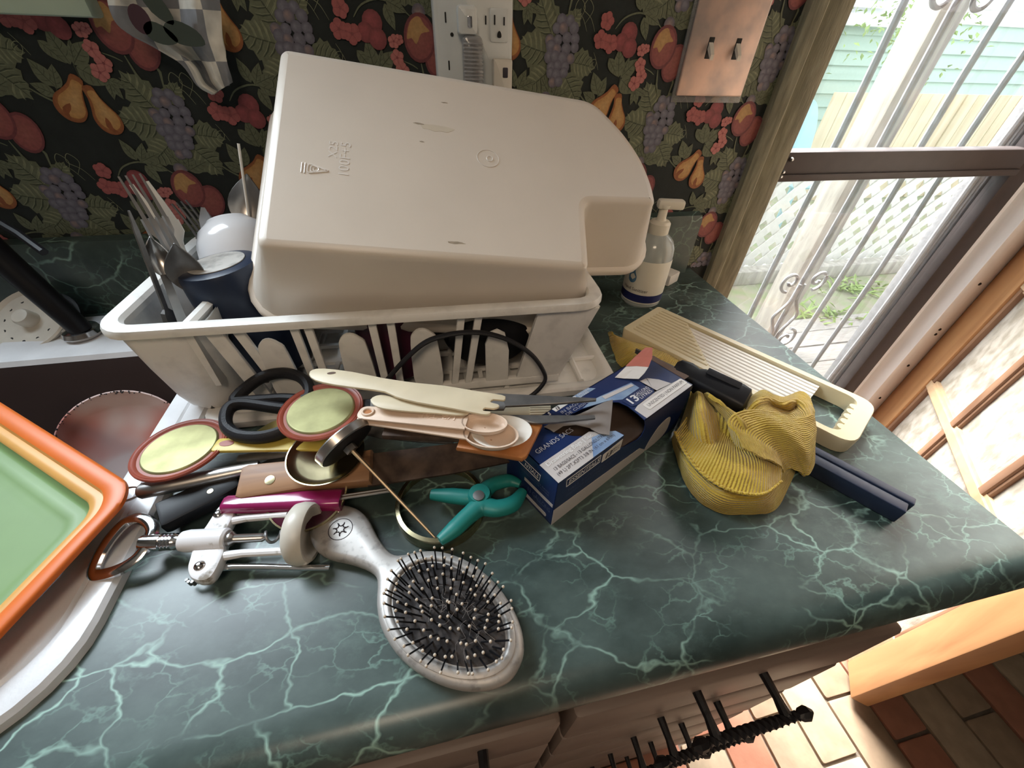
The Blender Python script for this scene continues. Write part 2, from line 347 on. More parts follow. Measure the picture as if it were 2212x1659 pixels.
# ---- floor with pavers
m = M(); m.box(WF, -2.3, 2.8, -2.7, .8, -1.0, -.917); floor = struct('floor', m, MT['grout'], 0, 'floor of cream, tan and salmon pavers with grey grout')
tm = {}
rt = random.Random(3)
for i in range(-13, 12):
    for j in range(-6, 4):
        x = .672+.1055*i-.35*0; y = .055+.210*j+(.105 if i % 2 else 0)
        if x > 1.7 or y > .6: continue
        k = rt.choice(['tile_a', 'tile_a', 'tile_b', 'tile_b', 'tile_c', 'tile_c'])
        key = (k, rt.randint(0, 1))
        if key not in tm:
            q = M(); q.prism(WF, ccw(fillet([(.003+rt.uniform(0, .002), .003), (.1025, .003+rt.uniform(0, .002)), (.1025, .207), (.003, .207)], .006, 2)), -.0, .010, .002, 0)
            tm[key] = mesh_of('paver', q, MT[k], 35)
        o = bpy.data.objects.new('paver', tm[key]); COL.objects.link(o); o.parent = floor; o.location = (x, y, -.919+rt.uniform(0, .0015))

# ---- wallpaper print
class Pr:
    def __init__(s): s.v = []; s.f = []; s.c = []; s.k = 0
    def poly(s, pts, ce, cc=None, lay=1, ctr=None):
        n = len(s.v); s.k += 1; y = YW-.0003*(lay+.006*s.k)
        cx, cz = ctr or (sum(p[0] for p in pts)/len(pts), sum(p[1] for p in pts)/len(pts))
        if cc is None: cc = ce
        s.v.append((cx, y, cz)); s.c.append(cc)
        for p in pts: s.v.append((p[0], y, p[1])); s.c.append(ce)
        N = len(pts)
        for k in range(N): s.f.append((n, n+1+k, n+1+(k+1) % N))
    def line(s, pts, w, c, lay=1):
        n = len(s.v); s.k += 1; y = YW-.0003*(lay+.006*s.k); L = len(pts)
        for i, p in enumerate(pts):
            a = V(pts[max(0, i-1)]); b = V(pts[min(L-1, i+1)]); t = (b-a).normalized() if (b-a).length > 1e-9 else V((1, 0)); ww = w*(1-.6*abs(2*i/(L-1)-1)**3)
            s.v += [(p[0]-t.y*ww, y, p[1]+t.x*ww), (p[0]+t.y*ww, y, p[1]-t.x*ww)]; s.c += [c, c]
        for i in range(L-1): s.f.append((n+2*i, n+2*i+1, n+2*i+3, n+2*i+2))
pr = Pr()
LEAF, LEAFD, LEAFL = (.110, .125, .074), (.036, .048, .027), (.20, .215, .130)
PEAR, PEARD, PEARL = (.42, .215, .065), (.23, .070, .020), (.50, .31, .13)
RED, REDD, YEL = (.23, .060, .058), (.14, .032, .038), (.40, .22, .085)
PINK, PINKD = (.40, .135, .125), (.22, .055, .06)
GRP, GRPD, GRPB = (.180, .176, .215), (.095, .094, .125), (.26, .19, .18)
def R2(pts, o, a, s=1.0): c, n = math.cos(a), math.sin(a); return [(o[0]+s*(x*c-y*n), o[1]+s*(x*n+y*c)) for x, y in pts]
def leaf(o, a, L, wd, big=False, lay=2):
    n = 9 if big else 7; up = []; dn = []
    for i in range(n+1):
        t = i/n; w = wd*math.sin(PI*t**.75)*(1.0); z = 0 if not big else (.10*wd*(1 if i % 2 else -1))
        up.append((L*t, w+z*(0 < i < n))); dn.append((L*t, -w-z*(0 < i < n)))
    P_ = R2(up+dn[::-1][1:-1], o, a); pr.poly(P_, LEAF, LEAF, lay, R2([(L*.45, 0)], o, a)[0])
    pr.line(R2([(0, 0), (L*.5, wd*.04), (L*.96, 0)], o, a), L*.016, LEAFD, lay+.2)
    k = 5 if big else 3
    for i in range(1, k+1):
        t = i/(k+1)*.85
        for sg in (1, -1):
            w = wd*math.sin(PI*(t+.1)**.75)*.85
            pr.line(R2([(L*t, 0), (L*(t+.07), sg*w*.55), (L*(t+.16), sg*w*.92)], o, a), L*(.018 if big else .010), LEAFD if sg > 0 or not big else LEAFL, lay+.2)
            if big: pr.line(R2([(L*(t+.03), 0), (L*(t+.10), sg*w*.55), (L*(t+.19), sg*w*.9)], o, a), L*.008, LEAFL, lay+.25)
def pear(o, a, L, lay=4):
    pts = [(0, .10), (.22, .13), (.42, .20), (.62, .285), (.82, .27), (.95, .16), (1.0, 0)]
    ring = pts+[(x, -y) for x, y in pts[::-1][1:]]
    ring = sp2(ring, 3)
    pr.poly(R2(ring, o, a, L), PEARD, PEAR, lay, R2([(L*.55, .03*L)], o, a)[0])
    pr.poly(R2(R2(ring, (.10, .02), 0, .80), o, a, L), PEAR, PEARL, lay+.2, R2([(L*.5, .05*L)], o, a)[0])
    pr.poly(R2(sp2([(.62, -.02), (.80, -.12), (.93, -.05), (.95, .06), (.86, .0), (.74, .02)], 2), o, a, L), PEARD, PEARD, lay+.3)
def peach(o, a, rx, ry, lay=4, yel=True):
    pr.poly(R2(circ(rx, 22, ry=ry), o, a), REDD, RED, lay, R2([(rx*.2, 0)], o, a)[0])
    pr.poly(R2(circ(rx*.86, 20, ry=ry*.86), o, a), RED, (.27, .085, .07), lay+.1)
    if yel: pr.poly(R2(sp2([(-.1*rx, .8*ry), (.55*rx, .62*ry), (.85*rx, .1*ry), (.55*rx, -.3*ry), (.35*rx, -.62*ry), (.2*rx, -.1*ry), (-.25*rx, .2*ry), (-.05*rx, .5*ry)], 3), o, a), YEL, (.44, .27, .11), lay+.3)
def flower(o, r, lay=5, c=PINK, d=PINKD, rot=0.0):
    for k in range(5):
        a = rot+2*PI*k/5; pr.poly(circ(r*.52, 10, o[0]+r*.55*math.cos(a), o[1]+r*.55*math.sin(a)), c, (c[0]*1.12, c[1]*1.2, c[2]*1.2), lay+.08*k)
    for k in range(5):
        a = rot+2*PI*(k+.5)/5; pr.line([o, (o[0]+r*.8*math.cos(a), o[1]+r*.8*math.sin(a))], r*.06, d, lay+.5)
    pr.poly(circ(r*.18, 8, *o), d, d, lay+.6)
def cell(x, z, r):
    T = lambda a, b: (x+a, z+b); pr.k = (int(x*97)+int(z*53)) % 5*.17
    for o, a, L, w in (((-.012, .012), 2.05, .050, .020), ((-.014, -.004), 2.9, .052, .023), ((-.012, -.020), 3.75, .046, .020), ((.016, -.012), -.15, .040, .018), ((.008, -.026), -.95, .046, .021), ((.006, .022), .9, .03, .012)):
        leaf(T(*o), a, L, w, True)
    rr = random.Random(11)
    for row, (n, zz) in enumerate(((2, .032), (3, .023), (4, .013), (4, .003), (4, -.007), (3, -.017), (3, -.026), (2, -.035))):
        for k in range(n):
            ox = (k-(n-1)/2)*.0118+rr.uniform(-.002, .002)+.004-row*.0012; oz = zz+rr.uniform(-.002, .002); rad = rr.uniform(.0062, .0076)
            c, d = (GRPB, GRPD) if rr.random() < .15 else (GRP, GRPD)
            pr.poly(circ(rad, 12, x+ox, z+oz), d, c, 4+.08*(row*4+k), (x+ox-.002, z+oz+.002))
    pr.poly(circ(.0085, 12, x-.018, z-.055), GRPD, GRPB, 4)
    pr.line([T(.006, .036), T(.010, .055), T(.002, .075)], .0016, LEAF, 1.5)
    pr.line([T(-.012, -.04), T(-.016, -.05)], .0011, LEAFD, 1.5)
    for k in range(2):
        pr.line(sp2([T(.02+.012*k, .03), T(.03+.012*k, .045), T(.022+.012*k, .055), T(.016+.012*k, .045), T(.028+.012*k, .036), T(.036+.012*k, .022)], 5, False), .00035, LEAFL, 1.6)
    # pears
    pear(T(.094, -.040), -2.25, .056); pear(T(.099, -.049), -1.45, .052, 4.6)
    pr.line([T(.098, -.028), T(.097, -.046)], .0014, LEAFD, 3)
    for o, a, L, w in (((.095, -.028), 1.75, .034, .0095), ((.099, -.030), -.62, .030, .0115), ((.098, -.028), .72, .034, .0095), ((.10, -.026), 1.25, .024, .004), ((.066, -.05), 2.0, .030, .009), ((.066, -.052), 1.2, .026, .007), ((.062, -.058), 2.65, .024, .007)):
        leaf(T(*o), a, L, w)
    pr.line([T(.06, -.07), T(.068, -.044), T(.07, -.032)], .0009, LEAFD, 1.8)
    # pink chain
    for o, r, ro in (((.124, .004), .0072, .2), ((.131, .006), .0055, .8), ((.126, -.0125), .0085, .5), ((.131, -.026), .0088, .1), ((.122, -.035), .0092, .9)): flower(T(*o), r, 5, PINK, PINKD, ro)
    for a in (-1.75, -1.25, -.4): leaf(T(.126, -.042), a, .021, .0048)
    pr.line(sp2([T(.134, -.016), T(.145, -.020), T(.152, -.024)], 4, False), .0007, LEAF, 1.8)
    # peaches
    peach(T(.158, .008), 1.45, .0255, .0205); peach(T(.181, -.010), 1.2, .0235, .0175, 3.4, False)
    pr.line([T(.157, -.018), T(.160, -.036), T(.167, -.052)], .0014, LEAF, 2.5)
    for a, L in ((2.2, .032), (1.2, .030), (.4, .030), (1.7, .022)): leaf(T(.170, .032), a, L, .0085)
    # roses / cherries
    for o, r, ly in (((.100, .022), .0125, 4.2), ((.090, .012), .0105, 4.5), ((.104, .006), .0115, 4.8)): pr.poly(circ(r, 14, x+o[0], z+o[1]), (.17, .036, .042), (.30, .066, .072), ly, T(o[0]-.003, o[1]+.004))
    for o, r, ro in (((.064, .034), .0098, 0), ((.058, .014), .0105, .4), ((.073, .010), .0108, .9)): flower(T(*o), r, 5, (.31, .082, .08), PINKD, ro)
    for o, a in (((.118, .045), .35), ((.116, .043), 1.1), ((.12, .043), -.4), ((.112, .046), 1.9), ((.118, .040), -1.2), ((.075, -.006), -.9)): leaf(T(*o), a, .027, .0065)
    pr.line(sp2([T(.078, .026), T(.09, .038), T(.112, .044), T(.135, .038), T(.15, .028)], 4, False), .0010, LEAF, 1.8)
    pr.line(sp2([T(.03, -.045), T(.045, -.058), T(.058, -.068), T(.062, -.085)], 4, False), .0011, LEAF, 1.8)
    pr.line(sp2([T(.05, .0), T(.056, -.012), T(.05, -.02), T(.046, -.012), T(.054, -.008), T(.06, -.02)], 5, False), .00035, LEAFL, 1.6)
for i in range(-6, 4):
    for j in range(-5, 8):
        x = .219+.1775*i; z = .349-.0885*i+.177*j
        if -1.05 < x < .62 and -.06 < z < .62: cell(x, z, None)
def clip_ok(f):
    for k in f:
        x, y, z = pr.v[k]
        if x > .652 or z < .1 and x < .5 and False or (x < -.40 and z > .40) or z < .0: return False
    return True
fs = [f for f in pr.f if clip_ok(f)]
me = bpy.data.meshes.new('wallpaper_print'); me.from_pydata(pr.v, [], fs); me.update(); me.materials.append(MT['print'])
ca = me.color_attributes.new('Col', 'FLOAT_COLOR', 'POINT')
ca.data.foreach_set('color', [k for c in pr.c for k in (*c, 1.0)])
o = bpy.data.objects.new('wallpaper_print', me); COL.objects.link(o); o.parent = wall_back; o['kind'] = 'stuff'; o['label'] = 'printed fruit, leaf and flower pattern of the wallpaper'

# ---- worktop and backsplash
def nose(x0, x1, y1, m):
    prof = [(y1, -.036), (y1, 0.0), (.085, 0.0)]
    for k in range(1, 9): a = PI/2*k/8; prof.append((.078-.026*math.sin(a), -.026+.026*math.cos(a)))
    prof += [(.054, -.036), (.062, -.040), (.075, -.036)]
    m.loft([[V((x, y, z)) for y, z in prof] for x in (x0, x1)])
m = M(); nose(-.305, .549, .735, m); nose(-1.6, -.305, .13, m); m.box(WF, -1.6, -.305, .645, .735, -.036, 0)
wt = part('worktop', m, MT['marble'], None, 40); tag(wt, 'green marble-patterned laminate worktop with a rounded front edge', 'counter')
m = M(); m.loft([[V((x, y, z)) for y, z in ((.735, 0), (.690, 0), (.690, .105), (.695, .115), (.7085, .119), (.7085, 0.0))] for x in (-1.6, .527)])
bs = part('backsplash', m, MT['marble'], None, 30); tag(bs, 'low green marbled backsplash strip along the wallpaper', 'backsplash')

# ---- sink
def rr(x0, x1, y0, y1, r, z, n=8): return [V((a, b, z)) for a, b in rrect(x0, x1, y0, y1, r, n)]
sk = thing('sink', (-.62, .38, 0), 'white enamel drop-in sink with a mauve-brown basin', 'sink')
SX0, SX1, SY0, SY1 = -1.05, -.284, .098, .668
m = M(); rs = []
for d, z in ((0, .0), (.001, .006), (.004, .0095), (.010, .0105), (.021, .0105), (.0235, .0085), (.026, .0105), (.040, .0105)): rs.append(rr(SX0+d, SX1-d, SY0+d, SY1-d, .075-d*.6, z))
rs.append(rr(SX0+.06, SX1-.046, SY0+.05, SY1-.115, .085, .0095)); rs.append(rr(SX0+.063, SX1-.050, SY0+.054, SY1-.119, .083, .003))
m.loft(rs, False, False); part('rim', m, MT['sink'], sk, 30)
m = M(); rs = [rr(SX0+.063, SX1-.050, SY0+.054, SY1-.119, .083, .0025), rr(SX0+.066, SX1-.054, SY0+.058, SY1-.123, .082, -.02), rr(SX0+.085, SX1-.075, SY0+.075, SY1-.135, .075, -.17), rr(SX0+.11, SX1-.10, SY0+.10, SY1-.16, .06, -.185)]
m.loft(rs, False, True); part('basin', m, MT['basin'], sk, 40)

# ---- base cabinet, drawers, pulls
cb = thing('base_cabinet', (0, .3, -.91), 'taupe base cabinet under the worktop with black twisted iron pulls', 'cabinet')
m = M(); m.box(WF, -.272, .455, .075, .66, -.905, -.038); part('carcass', m, MT['cab2'], cb, 0)
m = M(); m.prism(WF, [(-1.2, .060), (.462, .060), (.462, .09), (-1.2, .09)], -.083, -.040, .004); part('top_rail', m, MT['cab2'], cb)
def pull(x0, x1, y, z, par):
    q = M(); n = 60
    for x in (x0, x1):
        q.tube([(x, y, z), (x, y-.02, z), (x, y-.036, z-.002)], [.0048, .0042, .0060], 8)
    q.tube([(x0-.008, y-.036, z), (x0-.013, y-.036, z), (x0-.020, y-.036, z), (x0-.026, y-.036, z)], [.002, .0055, .0065, .002], 8)
    q.tube([(x1+.008, y-.036, z), (x1+.013, y-.036, z), (x1+.020, y-.036, z), (x1+.026, y-.036, z)], [.002, .0055, .0065, .002], 8)
    rings = []
    for i in range(n+1):
        t = i/n; a = t*PI*7; x = x0-.01+(x1-x0+.02)*t; r = .0046+.0008*math.sin(PI*t)
        rings.append([V((x, y-.036+r*math.cos(a+k*PI/2), z+r*math.sin(a+k*PI/2))) for k in range(4)])
    q.loft(rings); return part('pull', q, MT['iron'], par, 30)
for xa, xb in ((-.62, -.16), (-.148, .07), (.082, .445)):
    for za, zb in ((-.200, -.092), (-.335, -.212), (-.48, -.347), (-.68, -.492), (-.86, -.692)):
        q = M(); q.box(WF, xa, xb, .052, .074, za, zb, .005); d = part('drawer', q, MT['cab'], cb)
        if xb > 0: 
            xc = (.21+.285)/2 if xa > 0 else (xa+xb)/2
            pull(xc-.0375, xc+.0375, .052, (za+zb)/2+.03, d)
# ---- window trim (left) and panes
tr = M(); 
tr.box(WF, -1.33, -.335, .684, .712, .364, .415, .004); tr.box(WF, -1.36, -.33, .670, .715, .415, .432, .004)
tr.box(WF, -.372, -.335, .690, .712, .415, 1.34, .003); tr.box(WF, -1.33, -1.29, .690, .712, .415, 1.34, .003); tr.box(WF, -1.33, -.335, .690, .712, 1.30, 1.36, .003)
struct('window_1', tr, MT['palegreen'], 35, 'pale green painted window sill and casing at the top left corner')
# ---- door casing
tr = M()
for x0, x1, y0 in ((.592, .654, .690), (1.485, 1.55, .690)):
    prof = [(x0, .712), (x0, y0+.006), (x0+.006, y0), (x0+.018, y0-.004), (x0+.026, y0+.003), (x0+.034, y0-.002), (x0+.046, y0-.008), (x1-.004, y0-.010), (x1, y0-.004), (x1, .80), (x1-.006, .80), (x1-.006, .712)]
    tr.loft([[V((a, b, z)) for a, b in prof] for z in (-.91, 1.19)])
struct('trim_1', tr, MT['trimgreen'], 30, 'worn olive-painted moulded door casing beside the wallpaper')
tr = M(); tr.box(WF, .592, 1.55, .685, .712, 1.13, 1.19, .004); struct('trim_2', tr, MT['trimgreen'])
tr = M(); tr.box(WF, 1.405, 1.487, .70, .82, -.91, 1.14, .003); tr.box(WF, 1.385, 1.407, .745, .82, -.91, 1.14, .002)
struct('trim_3', tr, MT['jamb'], 35, 'white painted door jamb with old screw holes')
q = M()
for zz in (-.52, -.245, -.262, -.10, -.38):
    q.ball((1.447, .7005, zz), .0045, 8, 4)
o = part('screw_hole', q, MT['slot'], bpy.data.objects['trim_3']); o['kind'] = 'stuff'

# ---- storm door with iron bars
sd = thing('storm_door', (1.05, .76, -.90), 'dark brown storm door with a crossbar and clear panes', 'door')
def bxp(name, mt, par, *a, b=.003): q = M(); q.box(WF, *a, b); return part(name, q, mt, par)
bxp('stile', MT['brownmetal'], sd, .66, .70, .748, .772, -.88, 1.12); bxp('stile', MT['brownmetal'], sd, 1.328, 1.388, .742, .775, -.88, 1.12)
xb = bxp('crossbar', MT['brownmetal'], sd, .69, 1.335, .738, .775, .158, .212, b=.004)
bxp('ridge', MT['brownmetal'], xb, .70, 1.33, .733, .740, .160, .173, b=.002)
for x, z in ((.712, .200), (.705, .178), (.704, .170)):
    q = M(); q.lathe(Fr((x, .737, z), (1, 0, 0), (0, -1, 0)), [(.004, -.002), (.004, .003), (.002, .006)], 10); part('screw', q, MT['steel'], xb)
bxp('rail', MT['brownmetal'], sd, .66, 1.388, .748, .772, -.90, -.72); bxp('rail', MT['brownmetal'], sd, .66, 1.388, .748, .772, 1.06, 1.12)
q = M(); q.box(WF, .70, 1.33, .758, .761, -.72, .16); part('pane', q, MT['glass'], sd, 0)
q = M(); q.box(WF, .70, 1.33, .758, .761, .21, 1.06); part('pane', q, MT['glass'], sd, 0)
sb = thing('security_bars', (1.05, .82, -.88), 'grey iron security bars with scroll ornaments outside the storm door', 'bars')
for i in range(6):
    x = .748+.1165*i; q = M(); q.tube([(x, .80+.003*math.sin(k*.9+i), -.88+k*.1) for k in range(21)], .0068, 8); part('bar', q, MT['ironwhite'], sb)
q = M(); q.box(WF, .66, 1.42, .790, .812, .155, .180, .003); part('band', q, MT['ironwhite'], sb)
q = M(); q.box(WF, 1.335, 1.375, .79, .83, -.9, 1.1, .004); part('side_post', q, MT['ironwhite'], sb)
def scroll(cx, cz, r, s, turns=1.35, a0=0.0, flip=1):
    out = []
    for k in range(34):
        t = k/33; a = a0+flip*2*PI*turns*t; rr_ = r*(1-.80*t); out.append((cx+s*rr_*math.cos(a), .797, cz+rr_*math.sin(a)))
    return out
bx_ = .748+.1165*2
for zc in (-.255, .565):
    for s in (1, -1):
        for cz, r, a0, fl in ((zc+.150, .030, -PI*.5, 1), (zc-.040, .034, PI*.5, -1), (zc-.120, .030, PI*.5, -1)):
            q = M(); q.tube(scroll(bx_+s*(.012+r), cz, r, s, 1.2, a0, fl), .0045, 7); part('scroll', q, MT['ironwhite'], sb)
        q = M(); q.tube(spline([(bx_+s*.006, .797, zc+.14), (bx_+s*.010, .797, zc+.09), (bx_+s*.038, .797, zc+.045), (bx_+s*.030, .797, zc+.02), (bx_+s*.012, .797, zc-.02), (bx_+s*.016, .797, zc-.09)], 6), .0045, 7); part('scroll', q, MT['ironwhite'], sb)

# ---- wooden glazed door, swung half open
DA = math.radians(50); DH = V((1.482, .70, 0)); DX = V((-math.cos(DA), -math.sin(DA), 0)); DF = Fr(DH, DX, (0, 0, 1)); DT = .038
# local x along the door, local y through its thickness (towards -y is the room side seen here)
wd_ = thing('wooden_door', (DH.x, DH.y, -.885), 'orange pine door with obscure glass panes, standing half open', 'door')
YS = 1 if DF.y.dot(CAM-DH) > 0 else -1   # side that faces the camera
def dbx(name, mt, par, x0, x1, z0, z1, y0, y1, b=.003):
    q = M(); a, c = sorted((y0*YS, y1*YS)); f = Fr(DF.o, DF.x, (0, 0, 1))
    q.loft([[f(x, y, z) for x, y in rrect(x0, x1, a, c, b, 2)] for z in (z0, z1)]); return part(name, q, mt, par)
dbx('stile', MT['doorwood'], wd_, 0, .112, -.883, 1.11, -DT, 0)
dbx('stile', MT['doorwood'], wd_, .765, .855, -.883, 1.11, -DT, 0)
dbx('rail', MT['doorwood_h'], wd_, .112, .765, -.883, -.70, -DT+.002, -.002); dbx('rail', MT['doorwood_h'], wd_, .112, .765, 1.0, 1.11, -DT+.002, -.002)
xs = [.112, .318, .548, .765]; zs = [-.70, -.372, -.05, .27, .59, 1.0]
for i in range(3):
    for j in range(5):
        dbx('pane', MT['obscure'], wd_, xs[i]+.004, xs[i+1]-.004, zs[j]+.004, zs[j+1]-.004, -.024, -.018, .0015)
for x in xs[1:3]:
    mu = dbx('muntin', MT['muntin'], wd_, x-.011, x+.011, -.70, 1.0, -.034, -.004, .004); dbx('bead', MT['muntin'], mu, x-.018, x+.018, -.70, 1.0, -.026, -.010, .003)
for x, s in ((.112, 1), (.765, -1)):
    dbx('bead', MT['muntin'], wd_, min(x, x+s*.014), max(x, x+s*.014), -.70, 1.0, -.028, -.006, .003)
for z in zs[1:-1]:
    mu = dbx('muntin', MT['doorwood_h'], wd_, .112, .765, z-.011, z+.011, -.033, -.003, .003)  # paler than the upright muntins: lit top put into the colour
    dbx('bead', MT['doorwood_h'], mu, .112, .765, z-.019, z+.019, -.027, -.009, .003)

# ================================================================== OUTSIDE (seen through the storm door)
MT['deck'] = mat('weathered_deck', (.46, .42, .38), .8, var=.3, vscale=14, stretch=(1, 8, 1))
MT['soil'] = mat('leafy_ground', (.35, .30, .24), .95, col2=(.24, .30, .14), vscale=9, bump=.5, bscale=40)
MT['lattice'] = mat('white_lattice', (.80, .78, .72), .7, var=.1)
MT['fence'] = wood('pale_fence_board', (.70, .60, .42), (.58, .47, .31), 2, 1.2, .8, 8)
MT['post'] = mat('weathered_post', (.52, .48, .42), .85, var=.4, vscale=9, bump=.5, bscale=50, stretch=(3, 3, .6))
MT['siding'] = mat('pale_green_siding', (.46, .60, .52), .7, var=.06)
MT['sidingw'] = mat('white_siding', (.85, .86, .86), .7)
MT['foliage'] = mat('yellow_green_leaf', (.38, .52, .16), .6, var=.3, vscale=30)
MT['chairblue'] = mat('pale_blue_chair', (.35, .58, .66), .5)
m = M(); m.box(WF, -3, 12, .80, 9, -1.1, -1.01); gr = struct('floor_outside', m, MT['soil'], 0, 'leaf-strewn ground outside the door'); 
for i in range(7):
    q = M(); q.box(WF, .2, 4.2, .83+i*.142, .83+i*.142+.134, -1.012, -.985+.003*(i % 2), .004); part('deck_board', q, MT['deck'], gr)
def lattice(x0, x1, y, z0, z1, label):
    t = thing('lattice_panel', ((x0+x1)/2, y, z0), label, 'lattice', 'white lattice panels on the porch')
    n = 0; st = .165; hgt = z1-z0; k = x0-hgt
    while k < x1:
        for s in (1, -1):
            # slat from (k, z0) going up at 45 degrees, clipped to the panel
            if s == 1: a = max(0, x0-k); b = min(hgt, x1-k); A = V((k+a, y, z0+a)); B = V((k+b, y, z0+b))
            else: a = max(0, x0-k); b = min(hgt, x1-k); A = V((k+a, y+.012, z1-a)); B = V((k+b, y+.012, z1-b))
            if b-a > .05:
                q = M(); f = Fr(A, B-A, (0, -1, 0)); L_ = (B-A).length; q.box(f, 0, L_, -.030, .030, -.004, .004); part('slat', q, MT['lattice'], t, 0); n += 1
        k += st
    for a in ((x0-.02, x1+.02, z0-.03, z0+.02), (x0-.02, x1+.02, z1-.02, z1+.03)):
        q = M(); q.box(WF, a[0], a[1], y-.015, y+.03, a[2], a[3], .003); part('frame_rail', q, MT['lattice'], t)
    return t
lattice(1.7, 2.86, 2.5, -.95, -.27, 'white lattice panel left of the weathered porch post')
lattice(3.0, 4.7, 2.5, -.95, -.27, 'white lattice panel right of the weathered porch post')
ps = M(); ps.box(WF, 1.845, 1.965, 1.55, 1.67, -1.0, 1.6, .01); tag(part('porch_post', ps, MT['post'], None), 'thick weathered wooden porch post outside the door', 'post')
ps = M(); ps.box(WF, 1.3, 4.7, 2.35, 2.45, -1.01, -.90, .01); tag(part('landscape_timber', ps, MT['post'], None), 'low weathered timber lying at the foot of the lattice', 'timber')
fn = thing('board_fence', (5.2, 4.2, -1.0), 'pale vertical board fence behind the lattice', 'fence')
rf = random.Random(5)
for i in range(17):
    x = 4.25+i*.158; q = M(); q.box(WF, x, x+.146, 4.2+rf.uniform(0, .012), 4.225, -1.0, .05, .004); part('board', q, MT['fence'], fn)
hs = thing('neighbour_house', (6, 6, -1.0), 'pale green clapboard house beyond the fence', 'house')
for i in range(13):
    q = M(); z = -.9+i*.16; q.loft([[V((x, y, zz)) for y, zz in ((6.0, z), (6.03, z+.17), (6.06, z+.17), (6.06, z))] for x in (2.5, 12)]); part('siding_board', q, MT['siding'] if i < 10 else MT['sidingw'], hs, 0)
q = M(); q.box(WF, 2.5, 6.6, 5.85, 5.97, .62, .74, .01); part('window_ledge', q, MT['sidingw'], hs)
for i in range(9):
    q = M(); q.box(WF, 3.4, 6.3, 5.93, 5.96, .80+i*.085, .865+i*.085, .004); part('shutter_slat', q, MT['sidingw'], hs)
# blue garden chair back
ch = thing('garden_chair', (3.55, 3.7, -1.0), 'pale blue garden chair glimpsed beside the board fence', 'chair')
q = M(); q.prism(Fr((3.55, 3.7, -.55), (1, 0, 0), (0, -1, .15)), ccw(sp2([(-.17, 0), (.17, 0), (.20, .32), (.10, .56), (-.10, .56), (-.20, .32)], 5)), -.02, .02, .008); part('backrest', q, MT['chairblue'], ch)
q = M(); q.box(WF, 3.33, 3.77, 3.25, 3.72, -.60, -.56, .02); part('seat', q, MT['chairblue'], ch)
for a, b in ((3.36, 3.28), (3.72, 3.28), (3.36, 3.68), (3.72, 3.68)):
    q = M(); q.tube([(a, b, -1.0), (a, b, -.58)], .02, 8); part('leg', q, MT['chairblue'], ch)
# shrub
sh = thing('leafy_shrub', (6.0, 5.0, -1.0), 'yellow-green shrub hanging over the green house wall', 'shrub')
q = M(); rs_ = random.Random(9)
for i in range(420):
    c = V((5.95+rs_.gauss(0, .38), 5.1+rs_.gauss(0, .2), .62+rs_.gauss(0, .2))); f = Fr(c, (rs_.uniform(-1, 1), rs_.uniform(-1, 1), rs_.uniform(-1, .4)), (rs_.uniform(-1, 1), rs_.uniform(-1, 1), 1.3)); s = rs_.uniform(.05, .09)
    q.add([f(0, 0, 0), f(s*.5, s*.28, .004), f(s, 0, -.01), f(s*.5, -s*.28, .004)], [(0, 1, 2, 3)])
part('leaves', q, MT['foliage'], sh, 0, kind='stuff')
q = M(); q.tube(spline([(6.0, 5.1, -1.0), (6.05, 5.1, -.3), (5.95, 5.1, .5)], 5), [.03]*11, 8); part('stem', q, MT['post'], sh)
for k in range(3):
    gx, gy = ((3.15, 2.15), (3.75, 1.95), (2.62, 1.85))[k]
    t = thing('grass_clump', (gx, gy, -1.0), ('largest green weed clump on the ground before the lattice', 'green weed clump nearest the right security bar', 'small green weed clump beside the iron scrolls')[k], 'weeds', 'weeds on the ground outside')
    q = M()
    for i in range(70):
        a = rs_.uniform(0, 2*PI); c = V((gx+rs_.gauss(0, .11), gy+rs_.gauss(0, .06), -1.005)); f = Fr(c, (math.cos(a), math.sin(a), rs_.uniform(.2, .9)), (0, 0, 1)); s = rs_.uniform(.05, .12)
        q.add([f(0, .008, 0), f(0, -.008, 0), f(s*.6, -.010, .004), f(s, 0, -.006), f(s*.6, .010, .004)], [(0, 1, 2, 3, 4)])
    part('blades', q, MT['foliage'], t, 0, kind='stuff')
# ================================================================== THINGS ON THE WALL
# ---- six-way outlet adapter
oa = thing('outlet_adapter', (.09, YW-.02, .31), 'white multi-outlet wall adapter with a clear ribbed night light', 'outlet')
OF = Fr((.040, YW, .30), (1, 0, 0), (0, -1, 0))     # x right, y up, z out of the wall
def ob(name, mt, par, x0, x1, y0, y1, z0, z1, b=.002): q = M(); q.prism(OF, ccw(rrect(x0, x1, y0, y1, max(b, .0012), 3)), z0, z1, min(b, (z1-z0)*.4)); return part(name, q, mt, par)
body = ob('body', MT['outletwhite'], oa, 0, .103, -.02, .17, 0, .030, .006)
nl = ob('night_light', MT['clear'], oa, .034, .060, -.018, .062, .030, .050, .006)
for k in range(18):
    q = M(); zz = -.014+k*.0040; q.tube([OF(.0345, zz, .048), OF(.047, zz, .0512), OF(.0595, zz, .048)], .0011, 6); part('rib', q, MT['clear'], nl)
hd = ob('plug_head', MT['outletwhite'], oa, .029, .054, .062, .090, .030, .046, .004); ob('sensor', MT['chrome'], hd, .041, .047, .069, .080, .0455, .0475, .0008)
fc = ob('socket_face', MT['outletwhite'], oa, .072, .096, .056, .089, .0295, .0315, .003)
def slots(x, y, par, gnd=True):
    for dx, h in ((-.0062, .0095), (.0062, .008)):
        q = M(); q.prism(OF, ccw(rrect(x+dx-.0009, x+dx+.0009, y, y+h, .0004, 1)), .0295, .0325); part('slot', q, MT['slot'], par, 0)
    if gnd: q = M(); q.prism(OF, ccw(sp2([(x-.0024, y-.012), (x+.0024, y-.012), (x+.0024, y-.008), (x, y-.0055), (x-.0024, y-.008)], 3)), .0295, .0325); part('slot', q, MT['slot'], par, 0)
